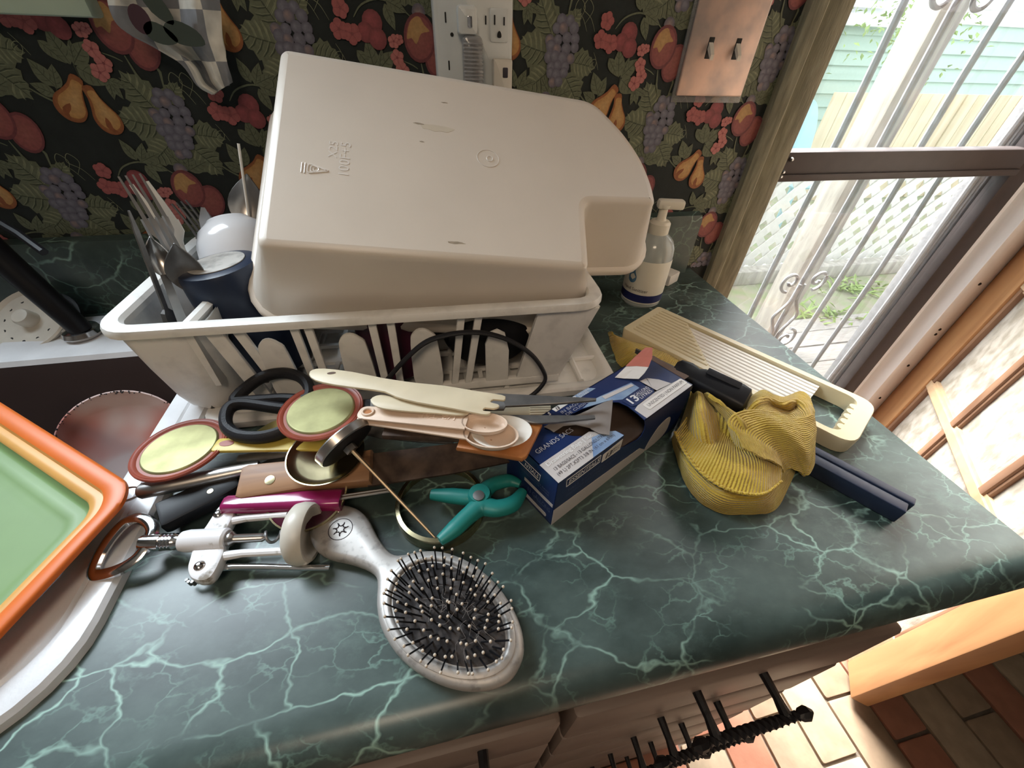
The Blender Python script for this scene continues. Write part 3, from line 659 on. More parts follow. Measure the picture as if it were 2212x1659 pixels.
slots(.084, .073, fc)
for x, y, h in ((.0155, .073, .010), (.0665, .073, .0085), (.0165, .026, .010)):
    q = M(); q.prism(OF, ccw(rrect(x-.0009, x+.0009, y, y+h, .0004, 1)), .0295, .0308); part('slot', q, MT['slot'], oa, 0)
q = M(); q.prism(OF, ccw(circ(.0022, 10, .0225, .062)), .0295, .0308); part('slot', q, MT['slot'], oa, 0)
p2 = ob('plug_head', MT['outletcream'], oa, .074, .100, -.010, .040, .030, .046, .003); ob('sensor', MT['inkdark'], p2, .0865, .0935, .020, .031, .0455, .0468, .0008); ob('charm', MT['clear'], p2, .086, .102, -.016, -.004, .040, .052, .004)
# ---- double switch plate
sp = thing('switch_plate', (.467, YW-.004, .36), 'tarnished copper double light switch plate near the door', 'switch')
SF = Fr((.413, YW, .300), (1, 0, 0), (0, -1, 0))
def sbx(name, mt, par, x0, x1, y0, y1, z0, z1, b=.001): q = M(); q.prism(SF, ccw(rrect(x0, x1, y0, y1, max(b, .0008), 3)), z0, z1, min(b, (z1-z0)*.4)); return part(name, q, mt, par)
sbx('spacer', MT['clear'], sp, -.004, .121, -.009, .120, 0, .0035, .001)
sbx('plate', MT['copper'], sp, 0, .117, 0, .117, .0035, .0085, .0022)
for cx in (.036, .082):
    sbx('slot', MT['slot'], sp, cx-.0045, cx+.0045, .046, .071, .0078, .0089, .0006)
    q = M(); q.loft([[SF(cx+a*.0034*w, .062+b*.004*w-d, .008+z) for a, b in ((-1, -1), (1, -1), (1, 1), (-1, 1))] for z, w, d in ((0, 1.0, 0), (.006, .95, .006), (.013, .8, .014))]); part('toggle', q, MT['outletcream'], sp, 30)
# ---- hanging towel with grape print
tw = thing('printed_towel', (-.27, .66, .42), 'grey and white towel with grape and leaf print hanging by the window', 'towel')
TF = lambda px, py, y=.672: PY(px, py, y)
ctr = [((228, -30), (470, -40)), ((236, 20), (478, 30)), ((262, 62), (480, 80)), ((330, 98), (486, 110)), ((392, 140), (492, 140)), ((425, 185), (500, 165)), ((458, 205), (503, 178))]
cl = spline([V((*a, 0)) for a, b in ctr], 5); cr = spline([V((*b, 0)) for a, b in ctr], 5); rows = []
NC = 18
for i, (a, b) in enumerate(zip(cl, cr)):
    row = []
    for k in range(NC+1):
        t = k/NC; q = a*(1-t)+b*t; y = .676-.012*math.sin(t*9.5+i*.05)*(.4+.6*(1-i/len(cl)))-.006*math.sin(t*17+i*.2); row.append(PY(q.x, q.y, y))
    rows.append(row)
def sheet(rows, th):
    m = M(); R = len(rows); C = len(rows[0]); vs = [p for r in rows for p in r]; m.v = vs[:]
    nn = []
    for i in range(R):
        for j in range(C):
            a = rows[min(R-1, i+1)][j]-rows[max(0, i-1)][j]; b = rows[i][min(C-1, j+1)]-rows[i][max(0, j-1)]; n = a.cross(b); nn.append(n.normalized() if n.length > 1e-12 else V((0, 0, 1)))
    m.v += [p-n*th for p, n in zip(vs, nn)]; o = R*C
    for i in range(R-1):
        for j in range(C-1):
            a = i*C+j; m.f.append((a, a+1, a+C+1, a+C)); m.f.append((o+a, o+a+C, o+a+C+1, o+a+1))
    bd = [(0, j) for j in range(C)]+[(i, C-1) for i in range(1, R)]+[(R-1, j) for j in range(C-2, -1, -1)]+[(i, 0) for i in range(R-2, 0, -1)]
    for k in range(len(bd)):
        a = bd[k][0]*C+bd[k][1]; b = bd[(k+1) % len(bd)][0]*C+bd[(k+1) % len(bd)][1]; m.f.append((a, b, o+b, o+a))
    return m
def towelmat():
    m = bpy.data.materials.new('checked_towel'); m.use_nodes = True; nt = m.node_tree; b = nt.nodes['Principled BSDF']; L = nt.links.new; N = nt.nodes.new
    tc = N('ShaderNodeTexCoord'); mp = N('ShaderNodeMapping'); mp.inputs['Rotation'].default_value = (PI/2, math.radians(38), 0); L(tc.outputs['Object'], mp.inputs[0])
    c = N('ShaderNodeTexChecker'); c.inputs['Scale'].default_value = 22; c.inputs['Color1'].default_value = (.80, .78, .70, 1); c.inputs['Color2'].default_value = (.27, .28, .30, 1); L(mp.outputs[0], c.inputs[0])
    n = N('ShaderNodeTexNoise'); n.inputs['Scale'].default_value = 60; L(tc.outputs['Object'], n.inputs['Vector'])
    mx = N('ShaderNodeMix'); mx.data_type = 'RGBA'; mx.blend_type = 'MULTIPLY'; mx.inputs[0].default_value = .5; L(c.outputs[0], mx.inputs[6]); L(n.outputs[0], mx.inputs[7]); L(mx.outputs[2], b.inputs['Base Color']); b.inputs['Roughness'].default_value = .9
    return m
part('cloth', sheet(rows, .002), towelmat(), tw, 60)
MT['leafdark'] = mat('printed_dark_leaf', (.045, .062, .052), .8); MT['grapedark'] = mat('printed_dark_grape', (.06, .028, .040), .8)
TW = Fr(PY(330, 60, .655), (1, 0, 0), (0, -1, 0))
def tprint(px, pts, mt, nm):
    f = Fr(PY(px[0], px[1], .657), (1, 0, 0), (0, -1, 0)); q = M(); q.prism(f, ccw(pts), 0, .0006); part(nm, q, mt, tw, 0)
tprint((303, 42), sp2(circ(.010, 10, ry=.0125), 2), MT['grapedark'], 'printed_grape')
tprint((345, 72), sp2([(-.014, .004), (-.004, .010), (.010, .004), (.016, -.006), (.004, -.010), (-.010, -.006)], 3), MT['leafdark'], 'printed_leaf')
tprint((398, 75), sp2([(-.018, .006), (-.004, .012), (.014, .004), (.018, -.008), (.002, -.010), (-.012, -.006)], 3), MT['leafdark'], 'printed_leaf')
tprint((330, 10), sp2([(-.010, .016), (.002, .018), (.014, -.004), (.012, -.016), (-.004, -.006)], 3), MT['leafdark'], 'printed_leaf')

# ================================================================== FAUCET CORNER
fc_ = thing('faucet', P(185, 730, .012), 'black faucet arm on a chrome base ring beside the rack corner', 'faucet')
q = M(); q.lathe(Fr(P(182, 722, .012), (1, 0, 0)), [(.022, 0), (.024, .004), (.021, .010), (.014, .012)], 24); part('base_ring', q, MT['chrome'], fc_)
a = P(178, 715, .02); b = PY(0, 555, .62)
q = M(); q.tube(spline([a, a+(b-a)*.15+V((0, 0, .004)), a+(b-a)*.5+V((0, 0, .004)), b, b+(b-a)*.25], 5), [.013+.004*i/20 for i in range(21)], 14); part('arm', q, MT['black'], fc_)
q = M(); q.tube([PY(95, 545, .60), PY(40, 505, .62), PY(-20, 470, .63)], .005, 8); part('lever', q, MT['black'], fc_)
st = thing('sink_strainer', P(65, 680, .012), 'round cream strainer with dark holes and a centre knob by the faucet', 'strainer')
f = Fr(P(62, 690, .030), (1, -.1, 0), (.15, -.55, .82))
q = M(); q.lathe(f, [(.004, -.012), (.040, -.012), (.050, -.004), (.0515, .001), (.049, .003), (.044, -.001), (.004, -.003)], 40); part('plate', q, MT['porc'], st)
q = M(); q.lathe(f, [(.0125, -.004), (.012, .010), (.010, .013), (.003, .014)], 20); part('knob', q, MT['porc'], st)
q = M()
for k in range(12):
    a = 2*PI*k/12; q.lathe(Fr(f(.034*math.cos(a), .034*math.sin(a), -.0022), f.x, f.z), [(.0024, 0), (.0024, .0007)], 8)
part('holes', q, MT['slot'], st, 0, kind='stuff')
q = M(); q.lathe(Fr(f(0, 0, -.018), f.x, f.z), [(.036, -.012), (.053, -.006), (.054, .002), (.040, .006)], 32); part('gasket', q, MT['black'], st)

# ================================================================== IN THE SINK
# orange / amber / green collapsible tray
C_ = P(300, 1056, .040); A_ = P(0, 868, .040); B_ = P(0, 1378, .030)
tx = (A_-C_).normalized(); tn = tx.cross((B_-C_)).normalized(); tn = tn if tn.z > 0 else -tn
tf = Fr(C_, tx, tn); s_y = 1; tf.y = (B_-C_).normalized()
ty = thing('collapsible_tray', C_+V((-.1, -.02, -.05)), 'orange and green collapsible silicone tray resting over the sink', 'tray')
def sq(d, r): return [(a, b*s_y) for a, b in rrect(d, .30-d, d, .205-d, r, 8)]
def ringl(prof, mt, nm, cap=False):
    q = M(); q.loft([[tf(x, y, z) for x, y in sq(d, max(.012, .024-d*.25))] for d, z in prof], False, cap); part(nm, q, mt, ty, 50)
ringl([(.022, -.012), (.004, -.004), (0, -.001), (.0005, .002), (.003, .0035), (.013, .0025), (.016, .001)], MT['orange'], 'rim')
ringl([(.016, .001), (.018, -.003), (.022, -.002), (.027, -.003), (.029, -.006)], MT['tan'], 'fold')
ringl([(.029, -.006), (.032, -.013), (.036, -.0145), (.041, -.013), (.048, -.0145), (.052, -.015)], MT['green'], 'base', True)
# chipped enamel plate
pc = P(275, 958, -.04); pf = Fr(pc, (1, .25, 0), (.22, -.74, .62))
pt = thing('enamel_plate', pc-V((0, 0, .02)), 'pink-stained white enamel plate with a chipped black edge standing in the sink', 'plate')
q = M(); q.lathe(pf, [(.004, -.004), (.055, -.004), (.066, .004), (.0675, .006), (.066, .0065), (.053, -.001), (.004, -.001)], 48); part('dish', q, MT['pinkenamel'], pt)
q = M(); rp = random.Random(2)
for k in range(110):
    a = rp.uniform(0, 2*PI) if k < 60 else rp.uniform(1.2, 3.3); r_ = .0668-abs(rp.gauss(0, .0012)); q.ball(pf(r_*math.cos(a), r_*math.sin(a), .0064), rp.uniform(.0004, .0013), 6, 3, pf, .4)
part('chips', q, MT['chip'], pt, 0, kind='stuff')

# ================================================================== DRAINBOARD, RACK, BIN
RX = V((1, -.035, 0)).normalized(); RF = Fr((-.068, .392, 0), RX)      # rack frame: x along the front, y to the wall
db = thing('drain_tray', (0, .5, 0), 'white plastic drain tray lying under the dish rack', 'tray')
q = M(); rs = []
for d, z in ((0, .0015), (.0, .010), (.003, .013), (.010, .0135), (.016, .011), (.020, .0055)): rs.append([RF(a, b, z) for a, b in rrect(-.215+d, .306-d, -.020+d, .272-d, .025, 5)])
q.loft(rs, True, True); part('tray', q, MT['rackwhite'], db)
for k in range(9):
    q = M(); x = -.16+.052*k; q.tube([RF(x, .0, .0075), RF(x, .24, .0075)], .0042, 8); part('ridge', q, MT['rackwhite'], db)
for k in range(3):
    q = M(); y = .05+.07*k; q.tube([RF(.245, y, .0075), RF(.292, y, .0075)], .0042, 8); part('ridge', q, MT['rackwhite'], db)
rk = thing('dish_rack', (-.05, .52, .012), 'white plastic dish drying rack with a cutlery compartment', 'dish rack')
RZ = .127; X0, X1, Y0, Y1 = -.258, .262, 0, .262
# rim
q = M(); prof = [(-.010, -.004), (-.010, .002), (-.007, .006), (0, .0075), (.007, .006), (.009, .002), (.009, -.002), (.004, -.005), (-.004, -.006)]
q.loft([[RF(x, y, RZ+z) for x, y in rrect(X0-d, X1+d, Y0-d, Y1+d, .028+d, 6)] for d, z in prof], loop=True); part('rim', q, MT['rackwhite'], rk)
# cutlery compartment: divider + solid tapered well
def dv(t): return X0+.072+t
q = M(); q.loft([[RF(x, y, z) for x, y in ((X0+.070-w_, Y0), (X0+.082+w_, Y0), (X0+.102+w_, Y1), (X0+.090-w_, Y1))] for z, w_ in ((RZ-.075, -.003), (RZ-.004, -.002), (RZ+.003, .001), (RZ+.006, -.003))]); part('divider', q, MT['rackwhite'], rk)
q = M(); out = lambda d, z: [RF(x, y, z) for x, y in rrect(X0+d+.002, X0+.090-d*.6, Y0+d*.3-.002, Y1-d*.6, .026, 6)]
q.loft([out(.0, RZ), out(.006, RZ-.05), out(.013, .034), out(.018, .020), out(.026, .0125)], False, True)
q.loft([out(.003, RZ), out(.009, RZ-.05), out(.016, .034), out(.021, .022), out(.029, .015)], False, True); part('cutlery_well', q, MT['rackwhite'], rk, 50)
for k in range(3):
    for j in range(2):
        q = M(); c = RF(X0+.0885-.002*j, Y0+.03+.016*k, .10-.013*j); q.box(Fr(c, RF.y, RF.x), -.004, .004, -.004, .004, -.0005, .0025); part('vent', q, MT['slot'], rk, 0)
# floor grid and slatted walls
def slat(A, B, w, th, nm='slat', nrm=None):
    q = M(); f = Fr(A, B-A, nrm or (0, -1, 0)); q.box(f, 0, (B-A).length, -w/2, w/2, -th/2, th/2, .0008); return part(nm, q, MT['rackwhite'], rk)
TP = .040                                   # taper of the right end
def fp(x, z, y=0.0):                        # point on the front wall; the right end leans in towards the bottom
    t = 1-(z-.018)/(RZ-.018); xx = x-TP*t*max(0, (x-.0)/.262); return RF(xx, y, z)
def xl(px): return (PY(px, 0, .39)-RF.o).dot(RF.x)
for X in (-.148, -.134, -.068, -.048, .030, .050):
    x = X+.068+.0; slat(fp(x, .020), fp(x, RZ-.003), .0085, .005)
for X, w in ((-.226, .016), (-.203, .010)):
    x = X+.068; slat(fp(x+.02, .020), fp(x, RZ-.003), w, .005)
for X, w, rnd in ((-.178, .028, 1), (-.094, .030, 1), (-.006, .031, 1), (.095, .029, 0)):
    x = X+.068; h = .090 if rnd else .082; q = M(); c = fp(x, .02); f = Fr(c, RF.x, -RF.y)
    pts = [(-w/2, 0), (w/2, 0), (w/2, h-.020-.018*(1-rnd)*.6), (w*.32, h-.006), (0, h), (-w*.32, h-.004), (-w/2, h-.020)]
    q.prism(f, ccw(sp2(pts, 3) if rnd else pts), -.0025, .0025, .0008); part('peg', q, MT['rackwhite'], rk)
q = M(); q.loft([[fp(x, z, y) for x, z, y in ((.188, RZ-.004, -.002), (.262, RZ-.004, -.002), (.255, .018, -.002), (.192, .018, -.002))], [fp(x, z, y) for x, z, y in ((.188, RZ-.004, .004), (.262, RZ-.004, .004), (.255, .018, .004), (.192, .018, .004))]]); part('corner_panel', q, MT['rackwhite'], rk)
q = M(); q.loft([[RF(.262, y, RZ-.003) for y in (0, Y1)]+[RF(.262-TP, y, .018) for y in (Y1, .0)], [RF(.256, y, RZ-.003) for y in (0, Y1)]+[RF(.256-TP, y, .018) for y in (Y1, .0)]]); part('end_wall', q, MT['rackwhite'], rk)
for ya in (-.003, Y1-.006): q = M(); q.box(RF, X0+.10, .262-TP, ya, ya+.009, .014, .026, .002); part('base_rail', q, MT['rackwhite'], rk)
for k in range(6):
    q = M(); y = .03+.04*k; q.box(RF, X0+.10, .262-TP, y, y+.006, .016, .021); part('floor_bar', q, MT['rackwhite'], rk)
for k in range(10):
    q = M(); x = -.15+.038*k; q.box(RF, x, x+.006, 0, Y1, .0165, .0205); part('floor_bar', q, MT['rackwhite'], rk)
for k in range(11):
    x = -.15+.038*k; A = RF(x, Y1, .02); B = RF(x, Y1, RZ-.003); slat(A, B, .008, .005)

# ---- upturned white bin
TL, BL, TR_ = PY(606, 101, .60), PY(548, 533, .40), PY(1283, 226, .58)
bn = (TR_-TL).cross(BL-TL).normalized(); bn = bn if bn.z > 0 else -bn
bf = Fr(TL, TR_-TL, bn); LB = lambda px, py: ((PPL(px, py, TL, bn)-bf.o).dot(bf.x), (PPL(px, py, TL, bn)-bf.o).dot(bf.y))
bin_ = thing('upturned_bin', (.05, .5, .13), 'white plastic bin with a notched corner, upturned on the dish rack', 'bin')
raw = [LB(*p) for p in ((603, 98), (1283, 214), (1352, 285), (1392, 345), (1413, 400), (1421, 442), (1266, 438), (1276, 584), (546, 534))]
rad = [.012, .020, .03, .03, .03, .010, .010, .012, .014]
poly = ccw(fillet(raw if area2(raw) > 0 else raw, rad if area2(raw) > 0 else rad, 6)); rev = area2(fillet(raw, rad, 6)) < 0
def bring(d, z): return [bf(x, y, z) for x, y in offs(poly, d)]
q = M(); D = .088; FL = .033
base_cap = offs(poly, -.010)
rs = [bring(-.010, 0), bring(-.004, -.0012), bring(-.0012, -.004), bring(0, -.009), bring(FL*.5, -.048), bring(FL, -D), bring(FL+.004, -D-.001), bring(FL+.0065, -D-.004), bring(FL+.0065, -D-.011), bring(FL+.0050, -D-.011), bring(FL+.0045, -D-.004), bring(FL-.002, -D+.001), bring(FL*.5-.002, -.048), bring(-.003, -.010), bring(-.008, -.003)]
q.loft(rs, False, True)
tri = geometry.tessellate_polygon([[V((a, b, 0)) for a, b in base_cap]]); q.add([bf(a, b, 0) for a, b in base_cap], [tuple(t_) for t_ in tri]); part('shell', q, MT['binwhite'], bin_, 50)
# raised mould marks on the base: recycling triangle, code characters, gate mark
def emb(pts, w=.0007, closed=True): q = M(); q.tube([bf(x, y, .0002) for x, y in pts], w, 5, closed=closed); return part('mould_mark', q, MT['emboss'], bin_, 30)
cx, cy = LB(690, 367)
f_e = Fr(bf(*LB(735, 378)), -bf.y*-1 if False else bf.y, bf.z)
tri = [(-.011, -.006), (-.011, .006), (.010, .000)]
for sc in (1.0, .72): emb([(cx+a*sc, cy+b*sc) for a, b in fillet(tri, .004, 3)])
emb([(cx-.003+a, cy+b) for a, b in circ(.0026, 10)])
for dx in (-.0135, -.0165): emb([(cx+dx, cy-.006), (cx+dx, cy+.006)], .0006, False)
f_e = Fr(bf(*LB(752, 384)), bf.y, bf.z)
for s, o_, h in (('100F+5', (0, 0), .0105), ('X25', (.022, .0125), .009)):
    text(s, f_e, o_[0], o_[1], h, MT['emboss'], bin_, 'mould_mark', .0003)
gx, gy = LB(1058, 343); emb([(gx+a, gy+b) for a, b in circ(.0035, 14)], .0006); emb([(gx-.002+a, gy+b) for a, b in circ(.0125, 26, ry=.0115)], .0003)
MT['stain2'] = mat('smudge', (.40, .34, .26), .6, var=.3, vscale=120)
for px, py, rx_, ry_, mt in ((945, 277, .020, .0045, 'stain'), (905, 267, .006, .0012, 'stain2'), (911, 306, .003, .0008, 'stain2'), (985, 524, .010, .0015, 'stain2'), (960, 222, .004, .0008, 'stain2')):
    ox, oy = LB(px, py); q = M(); rq = random.Random(px); n = 18
    q.prism(bf, ccw([(ox+rx_*math.cos(2*PI*k/n)*rq.uniform(.7, 1.1)-oy*0, oy+ry_*math.sin(2*PI*k/n)*rq.uniform(.6, 1.2)) for k in range(n)]), .0001, .0002); part('stain', q, MT[mt], bin_, 0)

# ---- things standing in the rack
def cup(name, base_c, ax, r0, r1, L_, mt, label, cat, lab=None, lip=.002, bowl=False):
    t = thing(name, base_c+V(ax).normalized()*L_*.5, label, cat); f = Fr(base_c, (1, .3, .1), V(ax))
    if bowl: q = M(); q.lathe(f, [(r0*.05, .002), (r0*.45, .002), (r0*.50, 0), (r0*.55, .003), (r0*.78, .012), (r0*.93, .027), (r0, .045), (r1, L_), (r1-lip, L_), (r0-lip, .046), (r0*.88, .028), (r0*.70, .015), (r0*.05, .006)], 40); part('body', q, mt, t, 40)
    else: q = M(); q.lathe(f, [(r0*.05, .001), (r0*.80, 0), (r0*.95, .002), (r0, .007), (r0+(r1-r0)*.5, L_*.5), (r1, L_), (r1-lip, L_), (r0+(r1-r0)*.5-lip, L_*.5), (r0-lip, .010), (r0*.05, .008)], 40); part('body', q, mt, t, 40)
    if lab:
        q = M(); q.lathe(Fr(base_c, f.x, -f.z), [(r0*.02, .0002), (r0*.70, .0002), (r0*.70, .0010), (r0*.02, .0010)], 32); part('base_label', q, lab, t)
    return t
nb = P(468, 568, .158)
cup('navy_tumbler', nb, (.55, .12, -.82), .0425, .050, .138, MT['navy'], 'navy blue tumbler upturned in the rack with a worn base label', 'tumbler', MT['labelworn'])
mb = PY(462, 470, .56)
cup('white_mug', PY(492, 476, .60), (.90, .06, -.22), .050, .056, .095, mat('glossy_white_ceramic', (.70, .70, .72), .18, coat=.5), 'glossy white mug lying between the cutlery and the bin', 'mug', None, .002, True)
cup('maroon_tumbler', RF(.006, .062, .112), (.03, .0, -1), .042, .047, .088, MT['maroon'], 'dark maroon tumbler upturned behind the rack slats', 'tumbler')
bk = thing('black_pan', RF(.16, .12, .03), 'black pan standing on edge inside the right end of the rack', 'pan')
f = Fr(RF(.132, .030, .072), RF.x, (.10, -.97, .2)); q = M(); q.lathe(f, [(.003, .012), (.034, .012), (.044, .007), (.050, -.016), (.048, -.016), (.042, .004), (.033, .009), (.003, .009)], 40, sx=1.15, sy=.82); part('bowl', q, MT['black'], bk)
q = M(); q.tube([f(-.050, .004, -.010), f(-.072, .012, -.012)], [.007, .006], 8, flat=.5); part('handle', q, MT['black'], bk)
cc = thing('clear_container', RF(.09, .03, .022), 'clear plastic container lying low behind the rack slats', 'container')
q = M(); f = Fr(RF(.10, .125, .022), RF.x); q.loft([[f(a, b, z) for a, b in rrect(-.06+d, .06-d, -.05+d, .05-d, .012, 3)] for d, z in ((.004, 0), (0, .03), (-.003, .032), (-.001, .034), (.002, .031), (.006, .002))], True, True); part('tub', q, MT['clear'], cc)
cb_ = thing('black_cable', P(1000, 830, .05), 'black cable looping over the front slats of the rack', 'cable')
q = M(); q.tube(spline([PY(835, 822, .372), PY(870, 782, .372), PY(915, 742, .374), PY(960, 725, .377), PY(1010, 718, .377), PY(1060, 722, .376), PY(1110, 740, .372), PY(1150, 768, .368), PY(1174, 802, .362), PY(1176, 825, .356), PY(1150, 853, .350), PY(1120, 866, .346)], 6), .0042, 10, flat=.62); part('cord', q, MT['rubber'], cb_)

# ---- cutlery
def fork(fr, L_, q, tines=4, w=.024):
    hl = L_-.078
    prof = [(0, .0075), (.01, .0095), (hl*.5, .0055), (hl, .0035), (hl+.010, .006), (hl+.020, w*.47), (hl+.034, w*.5)]
    pl_ = [(x, y) for x, y in prof]+[(x, -y) for x, y in prof[::-1]]
    rings = []
    for x, y in prof:
        zc = .006*math.sin(PI*min(1, x/hl)) if x < hl else -.004*math.sin(PI*(x-hl)/.078)
        rings.append([fr(x, s*y, zc+d) for s, d in ((-1, -.0007), (1, -.0007), (1, .0007), (-1, .0007))])
    q.loft(rings)
    for k in range(tines):
        yy = (k-(tines-1)/2)*(w*.92/(tines-.4)); r0 = w*.5/tines*.66
        rg = []
        for t in (0, .3, .6, .9, 1.0):
            x = hl+.032+t*.046; zc = -.004*math.sin(PI*min(1, (x-hl)/.078))-.0; rr_ = r0*(1-.55*t); rg.append([fr(x, yy+s*rr_, zc+d) for s, d in ((-1, -.0007), (1, -.0007), (1, .0007), (-1, .0007))])
        q.loft(rg)
def spoon(fr, L_, q, w=.034, bl=.055):
    hl = L_-bl; prof = [(0, .007), (.01, .0085), (hl*.5, .005), (hl, .0034)]
    q.loft([[fr(x, s*y, .005*math.sin(PI*x/hl)+d) for s, d in ((-1, -.0008), (1, -.0008), (1, .0008), (-1, .0008))] for x, y in prof])
    N = 10; rows = []
    for i in range(N+1):
        t = i/N; x = hl-.002+bl*t; hw = w*.5*math.sin(PI*min(.985, max(.06, t**.85)))
        rows.append([fr(x, hw*j/4, -.009*(1-(j/4)**2)*math.sin(PI*t)) for j in range(-4, 5)])
    sh_ = sheet(rows, .0009); q.add(sh_.v, sh_.f)
def knife(fr, L_, q, w=.018):
    hl = L_*.45; q.loft([[fr(x, s*y, d) for s, d in ((-1, -th), (1, -th), (1, th), (-1, th))] for x, y, th in ((0, .008, .003), (hl*.5, .007, .003), (hl, .006, .0025), (hl+.004, w*.45, .001), (L_*.9, w*.5, .0008), (L_, w*.15, .0006))])
def cutl(kind, base, tip, mt, label, L_=None, nrm=(0, -1, .3), group='cutlery standing in the rack compartment', **k):
    A, B = V(base), V(tip); L_ = L_ or (B-A).length; d = (B-A).normalized(); o = B-d*L_; q = M(); kind(Fr(o, d, nrm), L_, q, **k)
    nm = {fork: 'fork', spoon: 'spoon', knife: 'table_knife'}[kind]; ob_ = part(nm, q, mt, None, 35, loc=o); tag(ob_, label, nm.replace('_', ' '), group); return ob_
bw = RF(-.215, .12, .05)
cutl(fork, (-.275, .50, .035), PY(279, 378, .53), MT['steel'], 'steel fork leaning furthest left, tines up', None, (.3, -.9, .25))
cutl(fork, (-.282, .545, .035), PY(300, 395, .57), MT['palewhite'], 'white fork behind the steel forks, tines up', None, (.1, -1, .2), w=.028, tines=2)
cutl(fork, (-.268, .475, .035), PY(328, 470, .50), MT['steel'], 'steel fork with its tines just below the leftmost fork', None, (.5, -.8, .2))
cutl(fork, (-.262, .585, .035), PY(386, 436, .60), MT['steeldark'], 'dull grey fork at the back of the cutlery bunch', None, (-.1, -1, .2))
cutl(spoon, (-.268, .45, .035), PY(374, 522, .468), MT['steeldark'], 'dark spoon bowl in front of the forks', None, (.2, -.9, .3))
cutl(spoon, (-.285, .435, .035), PY(322, 508, .475), MT['steel'], 'small bright spoon tilted left below the forks', None, (.6, -.7, .3), w=.022, bl=.04)
cutl(knife, (-.300, .44, .035), PY(278, 455, .47), MT['steeldark'], 'thin steel knife apart at the left of the compartment', None, (1, -.2, .1), w=.006)
cutl(knife, (-.300, .575, .035), PY(438, 448, .600), MT['steel'], 'steel knife leaning right towards the white mug', None, (.4, -.9, .2), w=.014)
cutl(knife, (-.285, .595, .035), PY(446, 458, .622), MT['steeldark'], 'second steel knife beside the one leaning on the mug', None, (.4, -.9, .2), w=.012)
cutl(spoon, PY(540, 600, .58), PY(533, 372, .62), MT['steel'], 'large steel spoon standing between the mug and the bin', .22, (0, -1, .2), w=.046, bl=.07, group=None)
q = M(); q.tube([PY(545, 520, .60), PY(515, 310, .625)], .0017, 8); tag(part('wooden_skewer', q, MT['palewhite'], None, 35, loc=PY(545, 520, .60)), 'thin pale skewer standing up behind the large spoon', 'skewer')

# ================================================================== RIGHT SIDE
# ---- hand sanitizer
b0 = P(1381, 648, .0); b0.z = 0
hs_ = thing('sanitizer_bottle', b0, 'clear pump bottle of hand sanitizer with a white label', 'bottle')
f = Fr(b0, (.93, -.37, 0))
class SFr(Fr):
    def __call__(s, a, b=0.0, c=0.0): return s.o + (s.x*a + s.y*b + s.z*c)*1.09
f = SFr(b0, (.93, -.37, 0))
q = M(); q.lathe(f, [(.012, .0005), (.029, .0005), (.0325, .005), (.0325, .086), (.031, .096), (.026, .106), (.018, .113), (.013, .117), (.012, .124), (.003, .124)], 40); part('bottle', q, MT['gel'], hs_)
q = M(); q.lathe(f, [(.0329, .010), (.0331, .012), (.0331, .078), (.0329, .080)], 48, False, False); lb_ = part('label', q, MT['labelwhite'], hs_)
q = M(); q.lathe(f, [(.0333, .012), (.0333, .025)], 48, False, False); part('label_band', q, MT['inknavy'], lb_)
q = M(); q.lathe(f, [(.005, .114), (.0145, .114), (.0155, .116), (.0155, .130), (.013, .133), (.008, .134), (.0065, .137), (.0062, .150), (.009, .152), (.010, .156), (.003, .158)], 28); part('collar', q, MT['pump'], hs_)
q = M(); q.tube([f(0, 0, .03), f(0, 0, .12)], .003, 8); part('dip_tube', q, MT['palewhite'], hs_)
q = M(); q.box(Fr(f(0, 0, .150), (.97, -.25, 0)), -.012, .030, -.0085, .0085, 0, .014, .004); part('pump_head', q, MT['pump'], hs_)
def wrapt(s, a0, z, h, mt, r=.0334, nm='lettering'):
    cu = bpy.data.curves.new('t', 'FONT'); cu.body = s; cu.size = h*1.38; cu.resolution_u = 3; o = bpy.data.objects.new('t', cu); COL.objects.link(o)
    dg = bpy.context.evaluated_depsgraph_get(); me = bpy.data.meshes.new_from_object(o.evaluated_get(dg)); q = M()
    q.v = [f(r*math.cos(a0+v.co.x/r), r*math.sin(a0+v.co.x/r), z+v.co.y) for v in me.vertices]; q.f = [tuple(p.vertices) for p in me.polygons]
    bpy.data.objects.remove(o); bpy.data.meshes.remove(me); bpy.data.curves.remove(cu); base = wloc(lb_); q.v = [p-base for p in q.v]
    me = mesh_of(nm, q, mt, 0); ob_ = bpy.data.objects.new(nm, me); COL.objects.link(ob_); ob_.parent = lb_
vd = CAM-b0; av = math.atan2(vd.dot(f.y), vd.dot(f.x))
wrapt('Hand Sanitizer', av-1.05, .030, .0055, MT['inkdark'])
q = M(); pts = sp2([(0, .024), (.0035, .014), (.0075, .006), (.006, -.001), (0, -.004), (-.006, -.001), (-.0075, .006), (-.0035, .014)], 4); a0 = av-.62
q.add([f(.0335*math.cos(a0+x/.0335), .0335*math.sin(a0+x/.0335), .046+y*1.05) for x, y in pts], [tuple(range(len(pts)))]); part('drop_mark', q, MT['dropblue'], lb_, 0)
wb_ = thing('small_white_box', P(1462, 600, 0), 'small white adapter box behind the sanitizer bottle', 'adapter')
f2 = Fr(P(1450, 612, 0), (.85, .52, 0)); q = M(); q.box(f2, -.020, .018, -.004, .036, 0, .022, .003); part('case', q, MT['white'], wb_)
q = M(); q.box(f2, -.0215, -.0195, .008, .020, .007, .013); part('port', q, MT['inkgrey'], wb_)

